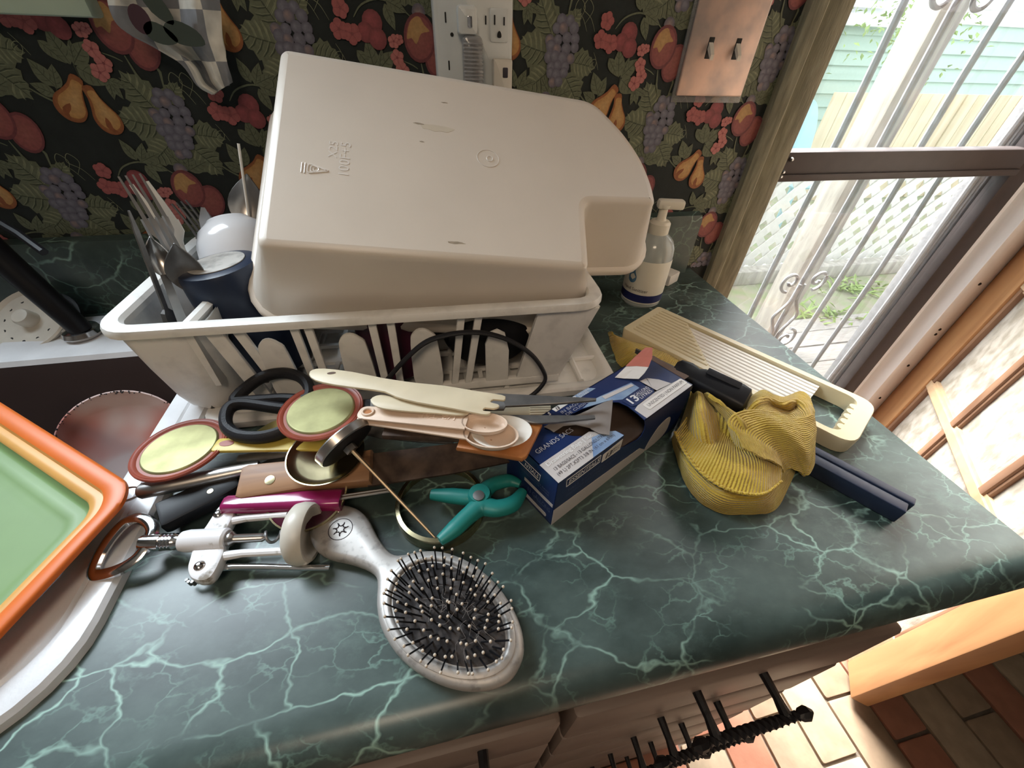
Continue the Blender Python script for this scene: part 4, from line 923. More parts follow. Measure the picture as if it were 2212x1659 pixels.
# ---- mandoline slicer
MA, MB_ = P(1386, 684, .022), P(1832, 896, .022)
mf = Fr(V((MA.x, MA.y, 0)), V((MB_.x-MA.x, MB_.y-MA.y, 0))); ML = (MB_-MA).length+.020
md = thing('mandoline_slicer', mf(.15, 0, 0), 'cream plastic mandoline slicer with a ribbed bed', 'slicer')
HWd = .052
q = M(); HT = .022
po = ccw(fillet([(0, -HWd), (ML, -HWd), (ML, HWd), (0, HWd)], [.006, .022, .022, .006], 6)); pi = ccw(fillet([(.012, -HWd+.010), (ML-.018, -HWd+.010), (ML-.018, HWd-.010), (.012, HWd-.010)], [.004, .016, .016, .004], 6))
q.loft([[mf(x, y, z) for x, y in p_] for p_, z in ((po, .001), (offs(po, .001), HT-.002), (po, HT), (offs(pi, .001), HT), (pi, HT-.002), (pi, .001))], loop=True); part('frame', q, MT['cream'], md)
def slab(xa0, xa1, xb0, xb1, z, mt, nm, ribs, dz):
    par = None
    q = M(); w = HWd-.0105; q.loft([[mf(a, -w, zz), mf(b, -w, zz), mf(c, w, zz), mf(d, w, zz)] for zz in (z-.004, z) for a, b, c, d in ((xa0, xa1, xb1, xb0),)]); par = part(nm, q, mt, md, 0)
    for k in range(ribs):
        y = -w+(k+.5)*2*w/ribs; t = (y+w)/(2*w); a = xa0+(xb0-xa0)*t; b = xa1+(xb1-xa1)*t
        q = M(); q.tube([mf(a, y, z), mf(b, y, z)], .0033, 8, flat=.6); part('rib', q, mt, par)
# -w is the side towards the viewer
slab(.010, .138, .010, .058, .0205, MT['cream'], 'upper_bed', 10, 0)
slab(.139, ML-.062, .062, ML-.062, .0165, MT['palewhite'], 'lower_bed', 10, 0)
q = M(); q.tube([mf(.1385, -HWd+.011, .019), mf(.060, HWd-.011, .019)], .0018, 6); part('blade', q, MT['cream'], md)
for k in range(5):
    q = M(); q.lathe(Fr(mf(ML-.019, -.026+.013*k, .010), mf.x), [(.0052, -.008), (.0052, .0105)], 10); part('tooth', q, MT['cream'], md)

# ---- navy blade guard
nf = frpx((1742, 1010), (1938, 1118), .004); NL = nf.L
ng = thing('navy_blade_guard', nf(.05, 0, 0), 'long navy plastic blade guard lying beside the yellow cloth', 'guard')
q = M(); q.box(nf, -.10, NL, -.006, .0085, -.003, .016, .0012); part('near_rail', q, MT['navy'], ng)
q = M(); q.box(nf, -.10, NL+.004, .0095, .0205, -.003, .017, .0012); part('far_rail', q, MT['navy'], ng)
q = M(); q.box(nf, -.10, NL-.002, .008, .011, -.003, .012); part('channel', q, MT['black'], ng, 0)

# ---- knife with black handle poking out of the cloth
kf = frpx((1462, 800), (1612, 872), .062, .056, (-.25, -.25, 1)); KL = kf.L
kn = thing('black_handled_knife', kf(.05, 0, -.02), 'knife with a ribbed black handle lying between box and yellow cloth', 'knife')
secs = [(-.004, .008, .008), (0, .012, .011), (.012, .0135, .012), (.022, .011, .011), (.028, .0135, .0125), (.06, .0150, .0135), (KL-.012, .0160, .0140), (KL-.003, .0150, .0125), (KL, .011, .008)]
q = M(); q.loft([[kf(x, y, z) for y, z in rrect(-a, a, -b, b, min(a, b)*.45, 3)] for x, a, b in secs]); part('handle', q, MT['black'], kn)
q = M(); q.box(kf, .030, KL-.014, .004, .013, .0125, .0150, .001); part('grip_strip', q, MT['rubber'], kn)
q = M(); q.loft([[kf(x, y, z) for y, z in ((-.001, -h), (.001, -h), (.001, .004), (-.001, .004))] for x, h in ((-.002, .010), (-.03, .010), (-.055, .004))]); part('blade', q, MT['steeldark'], kn, 0)
# ================================================================== BAG BOX
BF = Fr((.0892, .1883, 0), (.887, .461, 0)); BLn, BWd, BH = .2145, .070, .070
FR_ = Fr(BF.o, BF.x, -BF.y)            # front face: x along, y up, z outwards
EN_ = Fr(BF(0, BWd, 0), -BF.y, -BF.x)  # left end: x from far to near, y up
TP_ = Fr(BF(0, 0, BH), BF.x, (0, 0, 1))
bb = thing('bag_box', BF(.1, .035, 0), 'navy cardboard box of tall kitchen bags with a torn open top', 'box')
hole_t = [(.0335, .0551), (.060, .0530), (.0824, .0512), (.098, .047), (.1141, .0418), (.1235, .0335), (.1262, .024), (.1252, .010), (.1235, .0), (.0905, .0), (.0895, .006), (.0879, .0094), (.083, .0105), (.0779, .0152), (.070, .0170), (.060, .022), (.050, .030), (.040, .042)]
top_o = [(0, 0), (.0905, 0), (.0895, .006), (.0879, .0094), (.083, .0105), (.0779, .0152), (.070, .0170), (.060, .022), (.050, .030), (.040, .042), (.0335, .0551), (.060, .0530), (.0824, .0512), (.098, .047), (.1141, .0418), (.1235, .0335), (.1262, .024), (.1252, .010), (.1235, 0), (BLn, 0), (BLn, BWd), (0, BWd)]
def plate(fr, pts, mt, nm, z0=-.0008, z1=0.0):
    q = M(); q.prism(fr, ccw(pts), z0, z1); return part(nm, q, mt, bb, 0)
plate(TP_, top_o, MT['boxnavy'], 'top_panel')
fo = [(0, 0), (BLn, 0), (BLn, BH), (.1235, BH), (.1285, .060), (.1310, .050), (.1290, .042), (.122, .0405), (.0925, .0480), (.0905, .052), (.0905, BH), (0, BH)]
plate(FR_, fo, MT['boxnavy'], 'front_panel'); plate(EN_, [(0, 0), (BWd, 0), (BWd, BH), (0, BH)], MT['boxnavy'], 'end_panel')
plate(Fr(BF(BLn, 0, 0), BF.y, BF.x), [(0, 0), (BWd, 0), (BWd, BH), (0, BH)], MT['boxnavy'], 'end_panel')
plate(Fr(BF(BLn, BWd, 0), -BF.x, BF.y), [(0, 0), (BLn, 0), (BLn, BH), (0, BH)], MT['boxnavy'], 'back_panel')
plate(Fr(BF.o, BF.x, (0, 0, 1)), [(0, 0), (BLn, 0), (BLn, BWd), (0, BWd)], MT['boxin'], 'bottom_panel', .0004, .0012)
q = M(); q.box(BF, .004, BLn-.004, .003, BWd-.003, .002, .040, .004); part('bag_roll', q, mat('bag_dark_brown', (.10, .07, .055), .55, var=.3, vscale=40), bb)  # mottled dark brown filling behind the torn opening
q = M(); q.box(Fr(BF(BLn, .012, BH-.001), BF.x), 0, .010, 0, .050, 0, .0008); part('end_flap', q, MT['boxin'], bb, 0)
# torn grey ply lying back over the top
rows = []
for i in range(9):
    t = i/8; a = V((.0335, .0551))*(1-t)+V((.1180, .0385))*t; b = V((.036, .044))*(1-t)+V((.0880, .0120))*t
    if i: b = b+V((.012*math.sin(t*5), .004*math.sin(t*11)))
    rows.append([TP_(*(a*(1-u)+b*u), .0012+.0022*math.sin(PI*u)*t+.0008*math.sin(9*t+3*u)+.0010*(1+math.sin(9*t))) for u in (0, .25, .5, .75, 1)])
part('torn_ply', sheet(rows, .0006), MT['boxtear'], bb, 40)
fl = [(.1511, .0625), (.172, .0640), (.1907, .0600), (.1879, .0460), (.1700, .0418), (.160, .050)]
rows = [[TP_(x, y, .001+.010*max(0, (x-.16))/.03) for x, y in r_] for r_ in (((.1511, .0625), (.158, .055), (.168, .0425)), ((.170, .0645), (.174, .056), (.178, .043)), ((.186, .0640), (.187, .055), (.187, .045)))]
part('torn_flap', sheet(rows, .0005), MT['boxpale'], bb, 0)
rows = [[TP_(x, y, z) for x, y, z in r_] for r_ in (((.172, .0650, .006), (.180, .0560, .008), (.187, .0450, .010)), ((.188, .0655, .012), (.194, .0575, .014), (.199, .050, .015)), ((.203, .0640, .020), (.205, .060, .021), (.207, .0575, .022)))]
part('red_tab', sheet(rows, .0005), MT['flapred'], bb, 0)
# print on top
pp = lambda fr, pts, mt, z=.0001: patch(fr, pts, z, MT[mt], bb)
pp(TP_, [(.0, .0), (.0895, .0), (.0875, .009), (.0775, .0148), (.066, .0245), (0, .0245)], 'boxgrey'); pp(TP_, [(.045, 0), (.0895, 0), (.0875, .009), (.0775, .0148), (.062, .0175)], 'boxblue', .0004)
pp(TP_, [(.085, .051), (.115, .0425), (.1295, .034), (.160, .0345), (.160, .046), (.115, .052), (.10, .0535)], 'boxblue'); pp(TP_, [(.115, .0455), (.158, .0405), (.158, .0445), (.115, .0505)], 'boxgrey', .0004)
pp(TP_, [(.1275, .0005), (.1275, .0160), (.135, .018), (.168, .0195), (.180, .0400), (.1700, .0415), (.172, .020), (.2115, .0150), (.2115, .0005)], 'boxgrey')
pp(TP_, [(.168, .0195), (.181, .040), (.190, .030), (.196, .0165)], 'boxgrey')
pp(TP_, [(.1265, .0320), (.1285, .0205), (.1350, .0185), (.1670, .0195), (.1700, .0230), (.1690, .0300), (.1640, .0345)], 'boxnavy', .0006)
pp(TP_, rrect(.1395, .2115, .0060, .0155, .002, 3), 'boxpale', .0006)
pp(TP_, [(.0595, .0645), (.0785, .0650), (.0765, .0700), (.0585, .0700)], 'boxpale'); pp(TP_, [(.080, .0635), (.120, .0640), (.114, .0700), (.084, .0700)], 'boxblue')
text('13 BAGS/SACS - 13 GALLONS/LITRES', TP_, .0060, .0108, .0036, MT['inkdark'], bb, lift=.0008, stretch=.069); text('(49 L) 2FT.X2FT3 3/8 IN. (61 cm x 69cm)', TP_, .0050, .0050, .0036, MT['inkdark'], bb, lift=.0008, stretch=.077)
text('Drawstring Bags | Sac', TP_, .0045, .0182, .0044, MT['inkwhite'], bb, lift=.0007, stretch=.060, bold=.00008)
text('GRANDS SACS', TP_, .0065, .0345, .0054, MT['inkgrey'], bb, lift=.0006, stretch=.048); text('IN BAGS', TP_, .062, .0580, .0042, MT['inkgrey'], bb, lift=.0006, stretch=.024); text('DE CUISINE', TP_, .064, .0530, .0036, MT['inkgrey'], bb, lift=.0006, stretch=.036)
text('13', TP_, .0610, .0653, .0038, MT['inkdark'], bb, lift=.0008, shear=.2, bold=.0002); text('S', TP_, .0500, .0645, .0042, MT['inkwhite'], bb, lift=.0006, shear=.2, bold=.0002)
text('13', TP_, .0850, .0640, .0056, MT['inkwhite'], bb, lift=.0008, bold=.0002); text('GALLONS', TP_, .0945, .0668, .0024, MT['inkwhite'], bb, lift=.0008, stretch=.019); text('LITRES', TP_, .0945, .0638, .0022, MT['inkwhite'], bb, lift=.0008, stretch=.014)
text('13', TP_, .1290, .0225, .0095, MT['inkwhite'], bb, lift=.0010, bold=.0003, stretch=.013); text('GALLONS', TP_, .1440, .0275, .0040, MT['inkwhite'], bb, lift=.0010, stretch=.024); text('LITRES', TP_, .1460, .0215, .0040, MT['inkwhite'], bb, lift=.0010, stretch=.020)
patch(TP_, [(.1442, .0262), (.1680, .0262), (.1680, .0265), (.1442, .0265)], .0010, MT['inkwhite'], bb)
text('UNSCENTED | NON PARFUM', TP_, .1430, .0090, .0042, MT['inkdark'], bb, lift=.0010, stretch=.065)
# print on the front and the end
def outline(fr, x0, x1, y0, y1, sh, t=.00032, mt='inkwhite'):
    A = [(x0, y0), (x1, y0), (x1+sh, y1), (x0+sh, y1)]
    for a, b in zip(A, A[1:]+A[:1]):
        q = M(); q.tube([fr(a[0], a[1], .0003), fr(b[0], b[1], .0003)], t, 4); part('logo_frame', q, MT[mt], bb, 0)
outline(FR_, .0122, .0580, .0540, .0650, -.001); text('ESSENTIALS', FR_, .0140, .0565, .0062, MT['inkwhite'], bb, stretch=.042, shear=.15, bold=.00015)
pp(FR_, [(.0615, .0500), (.0900, .0490), (.0895, .0655), (.0605, .0625)], 'boxpale'); text('13', FR_, .0640, .0530, .0078, MT['inkdark'], bb, lift=.0008, shear=.2, bold=.0003); text('BAGS', FR_, .0755, .0585, .0030, MT['inkdark'], bb, lift=.0008, stretch=.011); text('SACS', FR_, .0755, .0540, .0030, MT['inkdark'], bb, lift=.0008, stretch=.011)
text('TALL KITCHEN BAGS', FR_, .0145, .0425, .0045, MT['inkfaint'], bb, stretch=.073); text('GRANDS SACS DE CUISINE', FR_, .0145, .0350, .0038, MT['inkfaint'], bb, stretch=.073)
pp(FR_, [(0, 0), (.150, 0), (.150, .004), (.135, .0175), (.10, .020), (0, .0265)], 'boxgrey'); pp(FR_, sp2([(.150, .002), (.176, .001), (.190, .010), (.1875, .033), (.176, .0385), (.160, .030)], 4), 'boxgrey')
outline(EN_, .018, .0475, .0480, .0580, .001); text('NTIALS', EN_, .0265, .0505, .0055, MT['inkwhite'], bb, stretch=.0195, bold=.00012, shear=.15)
for a in (.0400, .0440): text('TALL KITCHEN BAGS' if a > .042 else 'GRANDS SACS DE CUISINE', EN_, .022, a, .0026, MT['inkfaint'], bb, stretch=.040)
pp(EN_, [(.028, .0285), (.0682, .0290), (.0682, .0335), (.028, .0330)], 'boxgrey'); pp(EN_, rrect(.026, .0622, .0045, .0098, .002, 2), 'boxgrey'); text('13 GALLONS', EN_, .033, .0175, .0070, MT['inkfaint'], bb, stretch=.032)

# ================================================================== YELLOW CLOTH
def clothmat():
    m = bpy.data.materials.new('yellow_terry'); m.use_nodes = True; nt = m.node_tree; b = nt.nodes['Principled BSDF']; L = nt.links.new; N = nt.nodes.new
    tc = N('ShaderNodeTexCoord'); uv = N('ShaderNodeUVMap'); 
    w = N('ShaderNodeTexWave'); w.inputs['Scale'].default_value = 6.0; w.inputs['Distortion'].default_value = .6; w.inputs['Detail'].default_value = 1; L(uv.outputs[0], w.inputs['Vector'])
    n = N('ShaderNodeTexNoise'); n.inputs['Scale'].default_value = 700; n.inputs['Detail'].default_value = 2; L(tc.outputs['Object'], n.inputs['Vector'])
    ad = N('ShaderNodeMath'); ad.operation = 'ADD'; L(w.outputs[1], ad.inputs[0]); L(n.outputs[0], ad.inputs[1])
    bp = N('ShaderNodeBump'); bp.inputs['Strength'].default_value = .7; bp.inputs['Distance'].default_value = .0022; L(ad.outputs[0], bp.inputs['Height']); L(bp.outputs[0], b.inputs['Normal'])
    n2 = N('ShaderNodeTexNoise'); n2.inputs['Scale'].default_value = 18; L(tc.outputs['Object'], n2.inputs['Vector'])
    r = N('ShaderNodeValToRGB'); r.color_ramp.elements[0].color = (.46, .29, .030, 1); r.color_ramp.elements[1].color = (.60, .43, .050, 1); r.color_ramp.elements[0].position = .3; r.color_ramp.elements[1].position = .65; L(n2.outputs[0], r.inputs[0]); L(r.outputs[0], b.inputs['Base Color'])
    b.inputs['Roughness'].default_value = .95; b.inputs['Sheen Weight'].default_value = .3
    return m
MT['cloth'] = clothmat()
yc = thing('yellow_cloth', P(1600, 1010, 0), 'yellow ribbed cleaning cloth crumpled beside the bag box', 'cloth')
def clothpart(nm, rows, uvs, th=.0022):
    q = sheet(rows, th); o = part(nm, q, MT['cloth'], yc, 70); me = o.data; ul = me.uv_layers.new(name='UVMap'); C = len(rows[0]); R = len(rows)
    for lp in me.loops:
        k = lp.vertex_index % (R*C); ul.data[lp.index].uv = uvs(k//C/(R-1), (k % C)/(C-1))
    return o
def px_spl(pts, n): 
    s = spline([V(p) for p in pts], 12); L_ = [0]
    for a, b in zip(s, s[1:]): L_.append(L_[-1]+(b-a).length)
    out = []
    for i in range(n):
        d = L_[-1]*i/(n-1); k = next((j for j in range(len(L_)-1) if L_[j+1] >= d), len(L_)-2); t = (d-L_[k])/max(1e-9, L_[k+1]-L_[k]); out.append(s[k].lerp(s[k+1], t))
    return out
def ribbon(nm, rails, nu=48, nv=24, uvs=None, wob=.0006):      # surface through several pixel/height rails
    rl = [px_spl([P(x, y, z) for x, y, z in r_], nu) for r_ in rails]
    rows = []
    for i in range(nu):
        col = spline([r_[i] for r_ in rl], 8); 
        L_ = [0]
        for a, b in zip(col, col[1:]): L_.append(L_[-1]+(b-a).length)
        row = []
        for j in range(nv):
            d = L_[-1]*j/(nv-1); k = next((h for h in range(len(L_)-1) if L_[h+1] >= d), len(L_)-2); t = (d-L_[k])/max(1e-9, L_[k+1]-L_[k]); p = col[k].lerp(col[k+1], t)
            nz = noise.noise(p*28)*.0045+noise.noise(p*75)*.0016+noise.noise(p*220)*wob; row.append(p+V((0, 0, nz)))
        rows.append(row)
    return clothpart(nm, rows, uvs or (lambda a, b: (a*2.0, b*1.0)))
# lower rolled hem bulge (front base of the bundle)
ribbon('base_fold', [
    [(1452, 945, .004), (1466, 1010, .002), (1490, 1066, .002), (1545, 1104, .002), (1610, 1114, .002), (1672, 1104, .002), (1702, 1055, .002), (1722, 1010, .004)],
    [(1454, 940, .014), (1470, 1000, .016), (1498, 1052, .017), (1548, 1088, .018), (1608, 1097, .018), (1664, 1086, .018), (1690, 1040, .016), (1716, 1000, .012)],
    [(1458, 935, .020), (1476, 985, .027), (1510, 1030, .030), (1556, 1064, .030), (1606, 1074, .030), (1656, 1066, .029), (1680, 1020, .026), (1712, 985, .020)],
    [(1470, 930, .020), (1490, 965, .026), (1530, 1000, .030), (1570, 1030, .031), (1606, 1040, .031), (1646, 1034, .030), (1668, 1000, .028), (1700, 970, .020)]], 70, 22, lambda a, b: (b*1.0, a*3.4))
# front flap that wraps over it (with the serged edge)
ribbon('front_flap', [
    [(1458, 934, .028), (1478, 975, .034), (1510, 1016, .037), (1556, 1050, .038), (1606, 1066, .038), (1652, 1066, .037), (1688, 1040, .034)],
    [(1478, 905, .036), (1506, 945, .042), (1540, 985, .046), (1576, 1012, .047), (1610, 1022, .047), (1646, 1020, .045), (1688, 1000, .040)],
    [(1492, 880, .034), (1528, 915, .040), (1560, 950, .044), (1584, 974, .046), (1608, 984, .047), (1640, 984, .046), (1684, 968, .042)],
    [(1508, 860, .026), (1542, 885, .032), (1572, 918, .036), (1592, 945, .038), (1604, 955, .038), (1625, 955, .038), (1670, 940, .036)]], 60, 30, lambda a, b: (a*2.4, b*1.6))
# left long fold running up along the box
ribbon('left_fold', [
    [(1492, 848, .022), (1480, 885, .026), (1466, 930, .022), (1468, 965, .012)],
    [(1502, 846, .050), (1500, 880, .056), (1502, 930, .048), (1512, 985, .026)],
    [(1516, 850, .054), (1522, 890, .061), (1532, 940, .052), (1550, 1000, .028)],
    [(1528, 858, .040), (1545, 895, .044), (1560, 945, .038), (1580, 1005, .024)]], 40, 24, lambda a, b: (b*.9, a*2.0))
# central roll leading into the swirl
ribbon('centre_roll', [
    [(1514, 856, .046), (1545, 884, .048), (1572, 925, .044), (1586, 985, .028)],
    [(1524, 850, .060), (1560, 878, .065), (1590, 915, .064), (1604, 985, .034)],
    [(1536, 858, .062), (1576, 884, .069), (1610, 918, .070), (1624, 985, .036)],
    [(1556, 872, .050), (1594, 890, .056), (1628, 920, .056), (1644, 985, .030)]], 44, 22, lambda a, b: (b*.9, a*1.8))
# right upper cowl with the hollow
ribbon('cowl', [
    [(1606, 965, .060), (1590, 935, .066), (1572, 918, .068), (1578, 900, .070), (1615, 886, .070), (1670, 892, .066), (1718, 906, .060), (1752, 900, .052)],
    [(1640, 990, .054), (1628, 955, .060), (1618, 930, .064), (1640, 915, .066), (1672, 915, .066), (1704, 925, .060), (1735, 935, .054), (1756, 930, .046)],
    [(1676, 1006, .044), (1668, 985, .048), (1664, 962, .052), (1674, 950, .054), (1696, 952, .054), (1718, 964, .050), (1740, 976, .044), (1756, 965, .038)],
    [(1690, 1020, .030), (1694, 1012, .030), (1700, 1010, .032), (1710, 1012, .030), (1722, 1016, .028), (1734, 1020, .024), (1745, 1022, .022), (1755, 1000, .020)]], 70, 30, lambda a, b: (b*1.6, a*3.0))
ribbon('upper_fold', [
    [(1612, 880, .050), (1628, 858, .050), (1650, 846, .046), (1690, 858, .040), (1730, 850, .040), (1752, 872, .042), (1756, 905, .046)],
    [(1616, 884, .058), (1636, 866, .062), (1660, 858, .058), (1696, 872, .052), (1724, 862, .052), (1742, 880, .052), (1748, 908, .052)],
    [(1624, 890, .058), (1646, 878, .056), (1672, 876, .046), (1700, 888, .040), (1718, 882, .042), (1728, 896, .048), (1736, 914, .054)],
    [(1640, 898, .060), (1660, 892, .056), (1682, 896, .046), (1700, 902, .042), (1712, 904, .046), (1720, 910, .054), (1726, 918, .058)]], 60, 24, lambda a, b: (b*1.0, a*2.6))
ribbon('under_fold', [
    [(1480, 830, .0), (1540, 850, .002), (1610, 862, .002), (1690, 870, .002), (1750, 900, .002)],
    [(1490, 860, .030), (1545, 880, .038), (1615, 890, .040), (1690, 900, .036), (1745, 930, .026)],
    [(1480, 920, .020), (1545, 940, .036), (1615, 950, .040), (1690, 950, .036), (1740, 980, .016)],
    [(1480, 960, .002), (1545, 1010, .020), (1615, 1020, .024), (1690, 1000, .018), (1735, 1030, .002)]], 40, 24)
ribbon('rear_fold', [
    [(1312, 722, .002), (1325, 760, .002), (1345, 792, .002), (1420, 815, .002), (1500, 840, .002)],
    [(1318, 718, .014), (1345, 745, .020), (1380, 775, .022), (1440, 800, .020), (1505, 825, .016)],
    [(1326, 722, .016), (1365, 738, .024), (1405, 760, .026), (1455, 785, .022), (1510, 812, .016)],
    [(1345, 730, .006), (1385, 742, .014), (1425, 760, .018), (1465, 775, .016), (1508, 795, .010)],
    [(1350, 735, .002), (1392, 748, .004), (1440, 768, .006), (1480, 785, .004), (1512, 800, .002)]], 60, 26, lambda a, b: (a*2.8, b*1.0))
# serged edge: small stitched bumps
q = M(); e = px_spl([P(x, y, z+.0012) for x, y, z in [(1458, 934, .028), (1478, 975, .034), (1510, 1016, .037), (1556, 1050, .038), (1606, 1066, .038), (1652, 1066, .037), (1688, 1040, .034)]], 90)
for k, p in enumerate(e): q.ball(p+V((0, 0, .0006*math.sin(k*2.1))), .0017, 6, 4)
e = px_spl([P(x, y, z+.0012) for x, y, z in [(1752, 872, .042), (1757, 910, .047), (1756, 940, .044), (1754, 980, .036), (1744, 1022, .022)]], 50)
for k, p in enumerate(e): q.ball(p, .0015, 6, 4)
part('serged_edge', q, MT['cloth'], yc, 60, kind='stuff')

# ================================================================== HAIR BRUSH
hf = frpx((692, 1112), (1128, 1448), .012, .012)
HB = hf.L; hb = thing('hair_brush', hf(HB*.6, 0, -.012), 'silver oval paddle hair brush with black ball-tipped bristles', 'hair brush')
sec = [(0, .010), (.006, .017), (.022, .0235), (.040, .0225), (.060, .0150), (.078, .0105), (.090, .0125)]+[(.158-.066*math.cos(a), .0425*math.sin(a)*(1+.08*math.cos(a))) for a in (.62, .95, 1.3, 1.6, 1.9, 2.2, 2.5, 2.75, 2.98)]
pol = ccw(sp2([(x, y) for x, y in sec]+[(x, -y) for x, y in sec[::-1]], 3))
cxp = .158
q = M(); q.prism(hf, pol, -.0105, .0035, .005, .005); part('body', q, MT['silverbrush'], hb, 50)
rim = [(cxp+(.0585)*math.cos(2*PI*k/64), .0385*math.sin(2*PI*k/64)*(1-.10*math.cos(2*PI*k/64))) for k in range(64)]
q = M(); q.loft([[hf(x, y, z) for x, y in offs(rim, d)] for d, z in ((0, .002), (.0, .0045), (-.003, .0062), (-.0055, .0055), (-.0065, .002))], False, False); part('rim', q, MT['silverbrush'], hb, 60)
q = M(); q.loft([[hf(x, y, .0028+h) for x, y in offs(rim, -d)] for d, h in ((.006, 0), (.008, .0010), (.013, .0022), (.018, .003), (.023, .0034))]); part('cushion', q, MT['pad'], hb, 60)
q = M(); qt = M(); rb = random.Random(4)
for ring, (sc, n) in enumerate(((.80, 40), (.64, 32), (.48, 26), (.33, 18), (.17, 9), (.02, 2))):
    for k in range(n):
        a = 2*PI*(k+.5*(ring % 2))/n+rb.uniform(-.05, .05); x = cxp+.0525*sc*math.cos(a); y = .0345*sc*math.sin(a)
        d = V((math.cos(a)*.9*sc, math.sin(a)*.9*sc, 1)); d += V((rb.uniform(-.10, .10), rb.uniform(-.10, .10), 0)); d.normalize(); L_ = rb.uniform(.0195, .0225)
        A = hf(x, y, .004); B = hf(x+d.x*L_, y+d.y*L_, .004+d.z*L_); q.tube([A, B], .00068, 5); qt.ball(B, .00125, 7, 5)
part('bristles', q, MT['black'], hb, 60, kind='stuff'); part('bristle_tips', qt, mat('pale_bristle_tip', (.55, .47, .38), .4), hb, 60, kind='stuff')
q = M()
for k in range(26):
    c = V((cxp+max(-.03, min(.03, rb.gauss(.003, .016))), max(-.018, min(.018, rb.gauss(0, .009))), .0085)); a = rb.uniform(0, 6.3); L_ = rb.uniform(.008, .018)
    q.tube(spline([hf(c.x, c.y, c.z), hf(c.x+L_*.5*math.cos(a), c.y+L_*.5*math.sin(a), c.z+rb.uniform(0, .004)), hf(c.x+L_*math.cos(a+.8), c.y+L_*math.sin(a+.8), c.z)], 4), .00014, 4)
part('stray_hairs', q, MT['hair'], hb, 0, kind='stuff')
q = M(); q.tube([hf(.030+.0105*math.cos(t*2*PI/30), .0105*math.sin(t*2*PI/30), .0036) for t in range(30)], .00035, 4, closed=True)
for k in range(7):
    a = k*.9; q.tube(spline([hf(.030+.006*math.cos(a), .006*math.sin(a), .0037), hf(.030+.003*math.cos(a+.6), .003*math.sin(a+.6), .0037), hf(.030+.007*math.cos(a+1.0), .007*math.sin(a+1.0), .0037)], 4), .0005, 4)
part('round_emblem', q, MT['inkdark'], hb, 0)

# ================================================================== CORKSCREW
ck = thing('corkscrew', P(450, 1175, 0), 'white and chrome wing corkscrew lying at the sink edge', 'corkscrew')
cf = frpx((330, 1172), (652, 1157), .020); 
def cpx(pts, z): return locpx(cf, pts, z)
ZC = .020
def cprism(pts, z0, z1, mt, nm, b=.0015, par=ck, fil=0):
    pl_ = cpx(pts, z1); pl_ = ccw(fillet(pl_, fil, 4)) if fil else pl_
    q = M(); q.prism(Fr(V((cf.o.x, cf.o.y, 0)), cf.x), pl_, z0, z1, b); return part(nm, q, mt, par)
# loop handle
lp = spline([P(x, y, z) for x, y, z in ((322, 1170, .022), (330, 1142, .024), (312, 1122, .025), (280, 1124, .024), (248, 1152, .021), (218, 1195, .016), (203, 1238, .012), (228, 1240, .012), (268, 1226, .015), (302, 1202, .018))], 5, True)
q = M(); q.tube(lp, .0052, 10, closed=True, flat=.75); part('loop_handle', q, MT['chrome'], ck)
# shaft with rings
q = M(); fs_ = Fr(cf(-.006, 0, 0), cf.x); fx = Fr(cf(-.008, 0, 0), V((0, 0, 1)), cf.x)
q.lathe(fx, [(.0070, 0), (.0075, .003), (.0075, .016)]+[(r, .016+.0028*i+d) for i in range(4) for r, d in ((.0072, .0003), (.0058, .0010), (.0058, .0018), (.0072, .0024))]+[(.006, .030), (.006, .06)], 20); part('rack_shaft', q, MT['chrome'], ck)
q = M(); q.lathe(Fr(cf(.024, 0, 0), V((0, 0, 1)), cf.x), [(.006, 0), (.0085, .001), (.0095, .006), (.0095, .037), (.008, .039)], 24); part('barrel', q, MT['whiteenamel'], ck)
body_pts = [(462, 1106), (470, 1094), (482, 1086), (504, 1088), (506, 1110), (494, 1132), (486, 1150), (484, 1188), (480, 1200), (466, 1230), (452, 1250), (430, 1256), (408, 1248), (402, 1226), (410, 1200), (418, 1165), (440, 1140)]
cprism(body_pts, .010, .0215, MT['whiteenamel'], 'body_plate', .0025, fil=.004)
for x, y in ((472, 1110), (431, 1222)):
    q = M(); q.lathe(Fr(P(x, y, .0215), (1, 0, 0)), [(.0042, -.001), (.0042, .0008), (.003, .0022), (.001, .0028)], 14); part('rivet', q, MT['chrome'], ck)
# frame arms to the bell
for A, B in (((486, 1128), (622, 1112)), ((478, 1202), (622, 1190))):
    q = M(); q.tube([P(A[0], A[1], .016), P((A[0]*2+B[0])/3, (A[1]*2+B[1])/3-3, .018), P(B[0], B[1], .020)], [.0042, .0034, .0034], 10); part('frame_arm', q, MT['whiteenamel'], ck)
# lever arms
for pts, th in ((((492, 1096, .012), (560, 1100, .011), (640, 1098, .010), (720, 1096, .009)), .0034), (((428, 1246, .010), (452, 1240, .010), (480, 1226, .011), (560, 1224, .010), (640, 1226, .008), (712, 1226, .007)), .0036)):
    s = spline([P(*p) for p in pts], 6); q = M(); q.tube(s, [th*(1-.35*i/len(s)) for i in range(len(s))], 10, flat=.7); part('lever', q, MT['chrome'], ck)
q = M()
for k in range(5): a = .6+k*.5; c = P(425, 1245, .008); q.lathe(Fr(c+V((-.006*math.cos(a*1.0), -.006*math.sin(a), -.002)), (1, 0, 0)), [(.0014, 0), (.0014, .006)], 6)
part('gear_teeth', q, MT['steeldark'], ck, kind='stuff')
